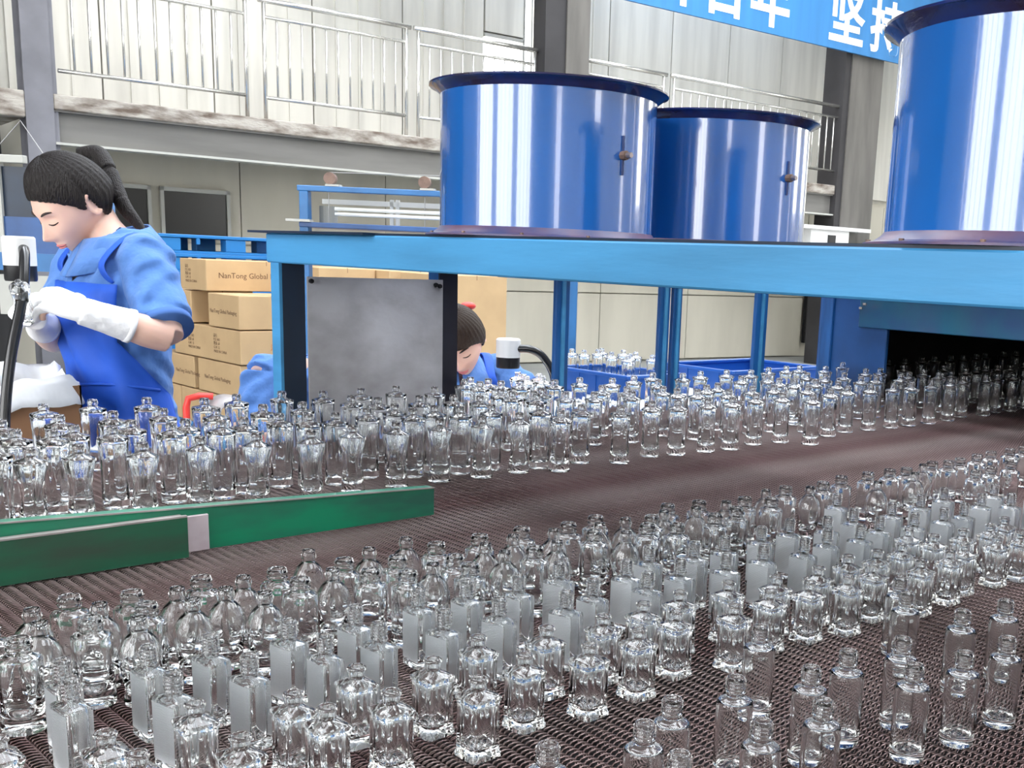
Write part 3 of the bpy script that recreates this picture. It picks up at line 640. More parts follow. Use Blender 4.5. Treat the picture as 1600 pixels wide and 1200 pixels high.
def lamp(loc, pts, r, label, h=.064, glow=True):
    """head hangs with its top at loc; the gooseneck is a chain of points in world space"""
    t_ = empty('gooseneck_lamp', (pts[-1][0], pts[-1][1], pts[-1][2]), label=label, cat='lamp', group='inspection lamps')
    L_ = Vector(loc)-t_.location
    c_ = (L_.x, L_.y)
    MB().lathe([(0.001, L_.z), (r*.9, L_.z), (r, L_.z-.004), (r, L_.z-h), (r*.97, L_.z-h), (r*.97, L_.z-.01), (0.001, L_.z-.01)], 32, c_).obj('lamp_head', lampw, t_)
    MB().lathe([(r*.96, L_.z-h), (r*.98, L_.z-h), (r*.98, L_.z-h-.03), (r*.93, L_.z-h-.034), (r*.9, L_.z-h-.03), (r*.9, L_.z-h)], 32, c_, close=True).obj('black_band', lampk, t_)
    MB().lathe([(0.001, L_.z-h-.028), (r*.88, L_.z-h-.028), (r*.88, L_.z-h-.022), (.001, L_.z-h-.022)], 32, c_).obj('lens', lampglow, t_)
    for o in t_.children: autosmooth(o)
    P2 = [Vector(p)-t_.location for p in pts]
    q = []
    for i in range(len(P2)-1):
        a, b_ = P2[max(i-1, 0)], P2[i]; c2_, d_ = P2[i+1], P2[min(i+2, len(P2)-1)]
        for k in range(8):
            s_ = k/8; q.append(.5*((2*b_)+(c2_-a)*s_+(2*a-5*b_+4*c2_-d_)*s_*s_+(3*b_-a-3*c2_+d_)*s_**3))
    q.append(P2[-1])
    MB().tube(q, r*.33, 14).obj('gooseneck', gooseneck, t_, True)
    MB().lathe([(0.001, 0), (r*1.5, 0), (r*1.5, .012), (r*1.2, .018), (.001, .018)], 32).obj('lamp_base', lampk, t_)
    sl = bpy.data.lights.new('lamp_light', 'SPOT'); so = bpy.data.objects.new('lamp_light', sl); COL.objects.link(so)
    so.parent = t_; so.location = L_-Vector((0, 0, h+.03)); sl.energy = 3.0; sl.spot_size = R(115); sl.spot_blend = .6; sl.shadow_soft_size = r*.8; sl.color = (.95, .97, 1)
    return t_
lamp((.784, 2.754, 1.352), [(.784, 2.722, 1.325), (.775, 2.69, 1.30), (.755, 2.655, 1.22), (.715, 2.62, 1.10), (.690, 2.60, .98), (.685, 2.595, .90)], .034, 'black gooseneck lamp shining on the aproned woman\'s gloved hands')
lamp((2.16, 2.75, 1.105), [(2.17, 2.725, 1.075), (2.22, 2.71, 1.072), (2.265, 2.70, 1.045), (2.30, 2.69, .98), (2.305, 2.69, .862)], .038, 'black gooseneck lamp with white head on the bench of the second worker', .058)
table('work_table', .40, .875, 2.50, 2.91, .90, 'small packing table at the first worker, half hidden by a lined carton')
# brown carton lined with white film, in front of the first worker
oc = empty('open_carton', (.708, 2.79, .905), label='open brown carton with crumpled white film lining beside the aproned woman', cat='carton')
W_, D_, H_ = .166, .105, .118
for (x0, x1, y0, y1) in ((-W_, W_, -D_, -D_+.004), (-W_, W_, D_-.004, D_), (-W_, -W_+.004, -D_, D_), (W_-.004, W_, -D_, D_)):
    MB().box(x0, x1, y0, y1, 0, H_).obj('carton_wall', carton_dark, oc)
MB().box(-W_+.004, W_-.004, -D_+.004, D_-.004, 0, .004).obj('carton_floor', carton_dark, oc)
def drape(parent, W_, D_, H_):
    n_ = 96; v = []; f = []
    lv = [(-.012, -.05), (-.010, .0), (-.002, .012), (.006, .005), (.010, -.022), (.012, -.04)]
    for j, (off, dz) in enumerate(lv):
        for k in range(n_):
            th = 2*PI*k/n_; c_, s_ = math.cos(th), math.sin(th); n2 = 8
            rr = 1/((abs(c_)**n2+abs(s_)**n2)**(1/n2))
            wob = .006*math.sin(7*th+j)+.005*math.sin(17*th+2*j)
            drop = (.012*(.5+.5*math.sin(3*th+1.1))+.006*math.sin(11*th)) if j > 3 else (.012*math.sin(5*th+.4)+.006*math.sin(13*th) if j in (1, 2) else 0)
            v.append(((W_+off+wob*.5)*rr*c_, (D_+off+wob*.5)*rr*s_, H_+dz+(-abs(drop) if j > 3 else drop)+ (.025 if j in (2, 3) and s_ > .4 else 0)))
    for j in range(len(lv)-1):
        for k in range(n_): f.append((j*n_+k, j*n_+(k+1) % n_, (j+1)*n_+(k+1) % n_, (j+1)*n_+k))
    o = meshobj('film_liner', v, f, mat('film_white', (.88, .9, .94), .4, trans=.15, bump=.7, bscale=12), parent, True)
    md_ = o.modifiers.new('s', 'SOLIDIFY'); md_.thickness = .0008
drape(oc, W_, D_, H_)

# ------------------------------------------------------------------ carton stack on its pallet
def carton_box(x0, x1, y0, y1, z0, z1, label, small=None, big=None):
    t_ = empty('shipping_carton', ((x0+x1)/2, (y0+y1)/2, z0), label=label, cat='carton', group='shipping cartons on the pallet')
    dx, dy, h = (x1-x0)/2-.003, (y1-y0)/2-.003, z1-z0-.004
    MB().box(-dx, dx, -dy, dy, 0, h, bev=.004).obj('carton_body', carton, t_)
    MB().box(-.0015, .0015, -dy-.0008, dy+.0008, h-.03, h+.0006).obj('flap_seam', carton_dark, t_) if dx > dy*.5 else None
    if small:                               # stacked small print lines
        for (face, u, s_) in small:
            for k in range(5):
                zz = h*.72-k*h*.12
                tx = ('品名:', 'P.O. NO', '数量: 60', 'G.W. 12', 'MADE IN CHINA')[k]
                if face == 'x': text(tx, 'print', ink, t_, (-dx-.0006, u, zz), (R(90), 0, R(-90)), h*.12*s_, .0003)
                else: text(tx, 'print', ink, t_, (u, -dy-.0006, zz), (R(90), 0, 0), h*.12*s_, .0003)
    if big:
        for (face, u, tx, s_, m_) in big:
            if face == 'x': text(tx, 'print', m_, t_, (-dx-.0006, u, h*.42), (R(90), 0, R(-90)), s_, .0003)
            else: text(tx, 'print', m_, t_, (u, -dy-.0006, h*.42), (R(90), 0, 0), s_, .0003)
    return t_
CX = 3.17
TX = 'NanTong Global Packaging'
carton_box(CX, 4.02, 7.245, 7.66, 1.055, 1.262, 'wide top carton with long dark lettering, beside the blue corner post', small=[('x', .12, 1.0)], big=[('y', -.34, TX, .052, ink)])
carton_box(CX, 3.62, 6.782, 7.235, .832, 1.05, 'second-layer carton with lettering, directly under the wide top one', small=[('y', .02, .9)], big=[('x', .20, TX, .036, ink)])
carton_box(CX, 3.62, 7.50, 8.1, .832, 1.05, 'second-layer carton set back beyond a dark gap')
carton_box(CX, 3.62, 6.775, 7.80, .61, .828, 'long third-layer carton with two blocks of small print', small=[('x', .28, 1.0), ('x', -.12, 1.0)], big=[('y', -.02, '浅色', .045, inkred)])
carton_box(CX, 3.62, 6.788, 7.43, .388, .606, 'fourth-layer carton with lettering under the long one', big=[('x', .22, TX, .036, ink)])
carton_box(CX, 3.62, 7.49, 8.1, .388, .606, 'fourth-layer carton beyond the dark gap', big=[('x', .0, TX, .036, ink)])
carton_box(CX, 3.62, 6.788, 7.72, .15, .384, 'bottom-layer carton nearest the red trolley')
carton_box(CX, 3.62, 7.73, 8.3, .15, .384, 'bottom-layer carton furthest from the red trolley')
carton_box(3.63, 4.05, 6.60, 7.1, 1.03, 1.245, 'top carton seen through the gap over the steel plate, near the corner post')
carton_box(4.06, 4.55, 6.45, 7.0, 1.03, 1.24, 'top carton over the steel plate, second past the corner post')
carton_box(4.12, 4.62, 5.9, 6.42, .62, 1.235, 'tall carton visible beside the second worker\'s hair', big=[('x', .1, TX, .03, ink)])
carton_box(3.63, 4.6, 6.5, 7.1, .59, 1.026, 'large hidden carton below the top ones behind the steel plate')
carton_box(3.63, 4.6, 6.5, 7.1, .15, .586, 'large hidden bottom carton behind the steel plate')
carton_box(4.12, 4.62, 5.9, 6.42, .15, .616, 'carton under the tall one beside the second worker')
def pallet(x0, x1, y0, y1, z0, label):
    t_ = empty('plastic_pallet', ((x0+x1)/2, (y0+y1)/2, z0), label=label, cat='pallet', group='blue plastic pallets')
    dx, dy = (x1-x0)/2, (y1-y0)/2
    MB().box(-dx, dx, -dy, dy, .115, .14, bev=.004).obj('deck', palletm, t_)
    for i in (-1, 0, 1):
        MB().box(-dx, dx, i*(dy-.06)-.05, i*(dy-.06)+.05, 0, .02).obj('skid', palletm, t_)
        for j in (-1, 0, 1):
            MB().box(j*(dx-.09)-.08, j*(dx-.09)+.08, i*(dy-.06)-.05, i*(dy-.06)+.05, .02, .115, bev=.004).obj('block', palletm, t_)
    for j in (-.5, .5):
        MB().box(j*dx-.012, j*dx+.012, -dy, -dy+.02, .07, .115).obj('rib', palletm, t_)
    return t_
pallet(3.15, 4.7, 5.88, 7.1, .008, 'blue plastic pallet on the floor under the nearer carton stack')
pallet(3.15, 4.35, 7.12, 8.35, .008, 'blue plastic pallet on the floor under the farther carton stack')
for k in range(10):
    pallet(3.35, 4.55, 8.45, 9.65, .005+.142*k, 'blue plastic pallet in the tall stack behind the cartons, %s from the floor' % ordw(k))

# red trolley
rtly = empty('hand_trolley', (1.95, 4.40, 0), label='red-framed trolley with a grey curved cover in front of the cartons', cat='trolley')
MB().tube([(-.10, .06, 0.02), (-.10, .06, .70), (-.09, .06, .735), (-.05, .05, .745), (.0, .03, .742)], .014, 10).obj('red_frame', redm, rtly, True)
MB().tube([(.2, -.10, 0.02), (.2, -.10, .66), (.18, -.09, .70)], .014, 10).obj('red_frame', redm, rtly, True)
m_ = MB(); v = []; f = []
for i in range(13):
    a = PI*i/12
    for yy in (-.1, .1): v.append((-.07+.26*(i/12), yy*.8-.03*(i/12), .60+.14*math.sin(a)**.6))
for i in range(12): f.append((2*i, 2*i+1, 2*i+3, 2*i+2))
o = meshobj('grey_cover', v, f, mat('grey_cover', (.45, .42, .43), .3, metal=.3), rtly, True); o.modifiers.new('s', 'SOLIDIFY').thickness = .006
MB().box(-.12, .24, -.14, .1, .10, .14, bev=.005).obj('platform', steeld, rtly)
for dx_ in (-.1, .2): MB().tube([(dx_, -.15, .06), (dx_, -.11, .06)], .05, 16).obj('wheel', lampk, rtly)
for dx_ in (-.1, .2): MB().tube([(dx_, .07, .06), (dx_, .11, .06)], .05, 16).obj('wheel', lampk, rtly)

# distant machines
mc = empty('inspection_machine', (2.79, 5.24, 0), label='distant blue framed machine with white light tubes and rollers on top', cat='machine')
dir_ = Vector((.4247, -.422, 0)).normalized(); ma = math.atan2(dir_.y, dir_.x); mc.rotation_euler = (0, 0, ma)
MB().box(-.01, 1.4, -.03, .03, 1.635, 1.662, bev=.003).obj('top_beam', midblue, mc)
for xx in (0.0, 1.35):
    MB().box(xx, xx+.045, -.03, .03, 0, 1.635, bev=.003).obj('post', midblue, mc)
MB().box(.0, 1.4, -.04, .3, 1.46, 1.485, bev=.003).obj('deck', lehrblue, mc)
MB().box(-.06, .06, -.06, .0, 1.485, 1.497).obj('corner_plate', flange_l, mc)
for z_, x0 in ((1.555, .17), (1.53, .17)):
    MB().tube([(x0, 0.0, z_), (1.4, 0.0, z_-.0)], .009, 10).obj('light_tube', tubem, mc, True)
for xx in (.15, .62):
    r0 = MB().tube([(xx, -.02, 1.70), (xx, .02, 1.70)], .03, 16).obj('roller', rubber, mc)
    MB().box(xx-.02, xx+.05, -.03, .03, 1.662, 1.672).obj('roller_foot', flange_l, r0)
MB().tube([(.15, 0, 1.73), (.62, 0, 1.735), (1.4, 0, 1.75)], .002, 6).obj('pull_cable', steeld, mc)
for xx in (.14, .62): MB().tube([(xx, 0, 1.485), (xx, 0, 1.635)], .002, 6).obj('hanging_wire', steeld, mc)
MB().tube([(.11, .1, 1.485), (.11, .1, 1.57)], .045, 20).obj('bucket', mat('bucket_grey', (.28, .28, .25), .5), mc, False)
for xx in (.40, .43, .85): MB().box(xx, xx+.018, .2, .22, 1.485, 1.62).obj('back_post', flange_l, mc)
MB().box(.05, 1.4, .2, .22, 1.585, 1.61).obj('back_rail', flange_l, mc)
m2 = empty('packing_machine', (1.56, 5.72, 0), label='distant dark blue machine with a white top rail hung from wires, behind the woman\'s head', cat='machine')
d2 = Vector((1.93-1.58, 5.37-5.70, 0)).normalized(); m2.rotation_euler = (0, 0, math.atan2(d2.y, d2.x))
MB().box(-.35, .13, -.02, .02, 1.675, 1.71, bev=.003).obj('top_rail', flange_l, m2)
MB().box(-.05, .02, -.02, .02, 1.28, 1.675).obj('white_post', flange_l, m2)
MB().box(-.35, -.055, -.01, .02, 1.25, 1.66).obj('side_panel', mat('sky_blue_panel', (.05, .2, .5), .4), m2)
MB().box(.02, .50, .0, .03, 1.44, 1.66).obj('upper_panel', navy, m2)
MB().box(.02, .50, -.01, .03, 1.28, 1.44).obj('blue_panel', lehrblue, m2)
MB().box(-.35, .60, -.03, .03, 1.20, 1.28).obj('cross_rail', midblue, m2)
MB().box(.40, .51, -.02, .02, 1.36, 1.655).obj('light_panel', mat('pale_blue_panel', (.12, .26, .52), .4), m2)
MB().tube([(.38, 0, 1.665), (.53, 0, 1.668)], .007, 8).obj('rod', railm, m2)
for xx in (-.25, .45): MB().box(xx, xx+.05, -.03, .03, 0, 1.2).obj('leg', midblue, m2)
MB().tube([(-.02, 0, 1.71), (.12, 0, 1.86), (.22, 0, 1.71)], .0022, 6).obj('hanging_wire', steeld, m2)
for k in range(7): MB().box(-.03, .0, -.0215, -.02, 1.60-.016*k, 1.61-.016*k).obj('barcode_stripe', lampk, m2)
MB().box(-.02, .62, -.02, .02, 1.0, 1.18).obj('pale_shelf', flange_l, m2)

# ------------------------------------------------------------------ people
def cr_(P_, n_=8):
    P_ = [np.array(p, float) for p in P_]; out = []
    for i in range(len(P_)-1):
        a, b_, c_, d_ = P_[max(i-1, 0)], P_[i], P_[i+1], P_[min(i+2, len(P_)-1)]
        for k in range(n_):
            s_ = k/n_; out.append(.5*((2*b_)+(c_-a)*s_+(2*a-5*b_+4*c_-d_)*s_*s_+(3*b_-a-3*c_+d_)*s_**3))
    out.append(P_[-1]); return out
def limb(mb_, pts, seg=20, side=None, n_=6):
    """pts: (x,y,z,ra,rb): ra along the side vector, rb across it; capped and rounded by the remesh"""
    q = cr_(pts, n_); n = len(q); rings = []
    for i, p in enumerate(q):
        a, b_ = q[max(i-1, 0)][:3], q[min(i+1, n-1)][:3]
        t_ = Vector(b_-a).normalized()
        s_ = Vector(side) if side is not None else (Vector((0, 0, 1)) if abs(t_.z) < .8 else Vector((1, 0, 0)))
        s_ = (s_-t_*s_.dot(t_)).normalized(); o_ = t_.cross(s_)
        c_ = Vector(p[:3]); ra, rb = max(p[3], .002), max(p[4], .002)
        rings.append([c_+s_*ra*math.cos(2*PI*k/seg)+o_*rb*math.sin(2*PI*k/seg) for k in range(seg)])
    v = [x for g in rings for x in g]; f = []
    for i in range(n-1):
        for k in range(seg): f.append((i*seg+k, i*seg+(k+1) % seg, (i+1)*seg+(k+1) % seg, (i+1)*seg+k))
    v.append(tuple(q[0][:3])); v.append(tuple(q[-1][:3])); a, b_ = len(v)-2, len(v)-1
    f += [(a, (k+1) % seg, k) for k in range(seg)]+[(b_, (n-1)*seg+k, (n-1)*seg+(k+1) % seg) for k in range(seg)]
    mb_.add(v, f)
def ball(mb_, c_, r_, seg=16):
    rx, ry, rz = r_ if hasattr(r_, '__len__') else (r_, r_, r_)
    v = []; f = []; m_ = seg//2
    for i in range(1, m_):
        for k in range(seg): v.append((c_[0]+rx*math.sin(PI*i/m_)*math.cos(2*PI*k/seg), c_[1]+ry*math.sin(PI*i/m_)*math.sin(2*PI*k/seg), c_[2]+rz*math.cos(PI*i/m_)))
    for i in range(m_-2):
        for k in range(seg): f.append((i*seg+k, (i+1)*seg+k, (i+1)*seg+(k+1) % seg, i*seg+(k+1) % seg))
    v += [(c_[0], c_[1], c_[2]+rz), (c_[0], c_[1], c_[2]-rz)]; t_ = len(v)-2
    f += [(t_, k, (k+1) % seg) for k in range(seg)]+[(t_+1, (m_-2)*seg+(k+1) % seg, (m_-2)*seg+k) for k in range(seg)]
    mb_.add(v, f)
def fuse(name, mb_, m_, parent, vox=.004, smooth=4, post=None):
    o = mb_.obj(name, m_, parent)
    md_ = o.modifiers.new('r', 'REMESH'); md_.mode = 'VOXEL'; md_.voxel_size = vox; md_.use_smooth_shade = True
    if smooth:
        ms = o.modifiers.new('s', 'SMOOTH'); ms.factor = .5; ms.iterations = smooth
    dg = bpy.context.evaluated_depsgraph_get(); dg.update()
    me = bpy.data.meshes.new_from_object(o.evaluated_get(dg)); o.modifiers.clear(); old = o.data; o.data = me; bpy.data.meshes.remove(old)
    me.name = name
    if not me.materials: me.materials.append(m_)
    me.polygons.foreach_set('use_smooth', [True]*len(me.polygons))
    if post:
        co = np.empty(len(me.vertices)*3); me.vertices.foreach_get('co', co); co = co.reshape(-1, 3); co = post(co); me.vertices.foreach_set('co', co.ravel()); me.update()
    return o
# head in its own frame: x forward, y left, z up, origin between the ears
def headpt(d):
    d = d/np.linalg.norm(d, axis=-1, keepdims=True)
    x, y, z = d[..., 0], d[..., 1], d[..., 2]
    P_ = np.stack([x*.094, y*.074, z*.112], -1)
    X, Y, Z = P_[..., 0], P_[..., 1], P_[..., 2]
    lo = np.clip(-Z/.112, 0, 1)
    fr_ = np.clip(X/.094, 0, 1)
    Y = Y*(1-.42*lo**1.6)*(1+.05*np.exp(-((Z+.02)/.03)**2)*fr_)
    bk = np.clip(-X/.094, 0, 1)
    X = X+.018*lo**1.3+bk*lo*.05                      # chin forward, nape hollow
    X = X-.010*np.exp(-((Z-.085)/.04)**2)*fr_
    # flatten the face a little
    g = lambda y0, z0, sy, sz: np.exp(-((Y-y0)/sy)**2-((Z-z0)/sz)**2)*(x > 0)
    X = X-.004*g(0, .0, .05, .05)
    X = X+.020*g(0, -.034, .0095, .013)+.011*g(0, -.018, .0075, .018)     # nose
    X = X+.006*(g(.011, -.038, .006, .007)+g(-.011, -.038, .006, .007))   # nostril wings
    X = X-.009*(g(.031, .004, .015, .011)+g(-.031, .004, .015, .011))     # eye sockets
    X = X+.0055*(g(.031, .0, .011, .006)+g(-.031, .0, .011, .006))        # closed lids
    X = X+.004*(g(.03, .022, .02, .007)+g(-.03, .022, .02, .007))         # brow
    X = X+.006*g(0, -.060, .017, .0045)+.0065*g(0, -.069, .014, .0045)-.003*g(0, -.0645, .02, .0018)  # lips
    X = X-.004*g(0, -.079, .014, .005)+.006*g(0, -.096, .014, .010)       # chin
    X = X+.004*(g(.038, -.030, .018, .018)+g(-.038, -.030, .018, .018))   # cheeks
    return np.stack([X, Y, Z], -1)
def head_mesh(mb_, T_):
    nu, nv = 128, 96; v = []
    th = (np.arange(nv-1)+1)*PI/nv; ph = np.arange(nu)*2*PI/nu
    d = np.stack([np.sin(th)[:, None]*np.cos(ph)[None], np.sin(th)[:, None]*np.sin(ph)[None], np.cos(th)[:, None]+0*ph[None]], -1)
    Q = headpt(d).reshape(-1, 3)
    v = [tuple(T_ @ Vector(q)) for q in Q]; f = []
    for i in range(nv-2):
        for k in range(nu): f.append((i*nu+k, (i+1)*nu+k, (i+1)*nu+(k+1) % nu, i*nu+(k+1) % nu))
    v += [tuple(T_ @ Vector(headpt(np.array([0, 0, 1.]))[:])), tuple(T_ @ Vector(headpt(np.array([0, 0, -1.]))[:]))]; t_ = len(v)-2
    f += [(t_, k, (k+1) % nu) for k in range(nu)]+[(t_+1, (nv-2)*nu+(k+1) % nu, (nv-2)*nu+k) for k in range(nu)]
    mb_.add(v, f)
    for s_ in (1, -1):   # ears
        pts = []
        for k in range(10):
            a = 2.3-k*.52
            pts.append((-.010+.012*math.cos(a)*1.1, s_*(.0765+.002*math.sin(k)), -.004+.026*math.sin(a)))
        mb2 = MB(); mb2.tube(pts, [.004, .0048, .005, .005, .0048, .0045, .004, .0045, .005, .004], 8)
        mb_.add([tuple(T_ @ Vector(p)) for p in mb2.v], mb2.f)
        mb2 = MB(); ball(mb2, (-.008, s_*.0725, -.006), (.011, .0035, .022)); mb_.add([tuple(T_ @ Vector(p)) for p in mb2.v], mb2.f)
def headT(c_, heading, pitch_, roll_=0.):
    f_ = Matrix.Rotation(heading, 4, 'Z') @ Matrix.Rotation(pitch_, 4, 'Y') @ Matrix.Rotation(roll_, 4, 'X')
    return Matrix.Translation(c_) @ f_
def face_details(root, T_, lips=True):
    def strip(name, pts, r_, m_, flat=.5):
        P2 = []
        for (y, z) in pts:
            # find the face surface at (y,z) by marching directions
            d = np.array([1., y/.074*.9, z/.112]); 
            for _ in range(12):
                q = headpt(d[None])[0]; d[1] += (y-q[1])/.074*.8; d[2] += (z-q[2])/.112*.8
            q = headpt(d[None])[0]; P2.append(T_ @ Vector((q[0]+r_*.15, q[1], q[2])))
        mb2 = MB(); n = len(P2); mb2.tube(P2, [r_*(.35+.65*math.sin(PI*(i+.4)/(n-.2))) for i in range(n)], 8); mb2.obj(name, m_, root, True)
    for s_ in (1, -1):
        strip('eyebrow', [(s_*(.014+.03*k/6), .019+.006*math.sin(k/6*PI*.75)) for k in range(7)], .003, browm)
        strip('eyelashes', [(s_*(.018+.026*k/6), -.0035-.0035*math.sin(PI*k/6)) for k in range(7)], .0019, browm)
    strip('lips', [(-.019+.038*k/8, -.062-.0008*math.cos(k/8*2*PI)) for k in range(9)], .0030, lipm)
    strip('lips', [(-.016+.032*k/8, -.0685) for k in range(9)], .0032, lipm)
def hair(root, T_, m_, fringe=False, tail=None, bun=False):
    nu, nv = 120, 80; v = []; f = []
    th = (np.arange(nv-1)+1)*PI/nv; ph = np.arange(nu)*2*PI/nu
    d = np.stack([np.sin(th)[:, None]*np.cos(ph)[None], np.sin(th)[:, None]*np.sin(ph)[None], np.cos(th)[:, None]+0*ph[None]], -1)
    Q = headpt(d); N_ = np.stack([d[..., 0]/.094, d[..., 1]/.074, d[..., 2]/.112], -1); N_ /= np.linalg.norm(N_, axis=-1, keepdims=True)
    X, Z = Q[..., 0], Q[..., 2]
    line = np.interp(X, [-.1, -.045, -.02, -.004, .012, .03, .055, .075, .1], [-.085, -.075, -.03, .018, -.012, .012, .036, .052, .058] if not fringe else [-.085, -.08, -.06, -.04, -.03, .0, .018, .026, .028])
    depth_ = np.clip((Z-line)/.02, -1, 1)
    thick = np.where(depth_ > 0, .004+.010*np.sqrt(np.clip((Z-line)/.07, 0, 1)), -.006)
    thick = thick+.0012*np.sin(ph*34)[None]*np.clip(depth_, 0, 1)
    Q = Q+N_*thick[..., None]
    keep = depth_ > -.35
    vid = -np.ones(Q.shape[:2], int)
    for i in range(nv-1):
        for k in range(nu):
            if keep[i, k]: vid[i, k] = len(v); v.append(tuple(T_ @ Vector(Q[i, k])))
    for i in range(nv-2):
        for k in range(nu):
            q = (vid[i, k], vid[i+1, k], vid[i+1, (k+1) % nu], vid[i, (k+1) % nu])
            if min(q) >= 0: f.append(q)
    v.append(tuple(T_ @ Vector((-.01*0, 0, .125)))); f += [(len(v)-1, vid[0, k], vid[0, (k+1) % nu]) for k in range(nu)]
    h = meshobj('hair', v, f, m_, root, True)
    if tail:
        mb2 = MB(); limb(mb2, tail, 24, n_=8)
        fuse('ponytail', mb2, m_, h, .003, 2)
    return h
def finger(mb_, base, dirv, bend, L_, r_, up_):
    """three phalanges curling towards -up_"""
    p = Vector(base); d = Vector(dirv).normalized(); ax = d.cross(Vector(up_)).normalized()
    pts = [(*p, r_*1.05, r_*1.05)]
    for k, fr_ in enumerate((.45, .32, .23)):
        d = Matrix.Rotation(-bend[k], 3, ax) @ d; p = p+d*L_*fr_
        pts.append((*p, r_*(1-.1*k), r_*(1-.1*k)))
    limb(mb_, pts, 12, n_=3)
def hand(mb_, wrist, dirv, up_, side_thumb, curl=.5, spread=.12, sc=1.):
    """dirv: from wrist to knuckles; up_: back of the hand; side_thumb: +1/-1 across"""
    d = Vector(dirv).normalized(); u = Vector(up_); u = (u-d*u.dot(d)).normalized(); s_ = d.cross(u)*side_thumb
    W_ = Vector(wrist)
    limb(mb_, [(*W_, .026*sc, .018*sc), (*(W_+d*.03*sc), .036*sc, .017*sc), (*(W_+d*.075*sc), .041*sc, .014*sc), (*(W_+d*.088*sc), .038*sc, .011*sc)], 20, side=s_)
    for k, (L_, off) in enumerate(((.070, .030), (.078, .010), (.073, -.010), (.058, -.029))):
        b_ = W_+d*(.083-.006*abs(k-1))*sc+s_*off*sc
        finger(mb_, b_, d+s_*spread*(1.5-k)*.35, (curl*.8+.05*k, curl*1.1, curl*.7), L_*sc, .0088*sc, u)
    tb_ = W_+d*.028*sc+s_*.030*sc-u*.004
    finger(mb_, tb_, d*.75+s_*.75-u*.35, (.1, curl*.6, curl*.5), .066*sc, .0105*sc, u)

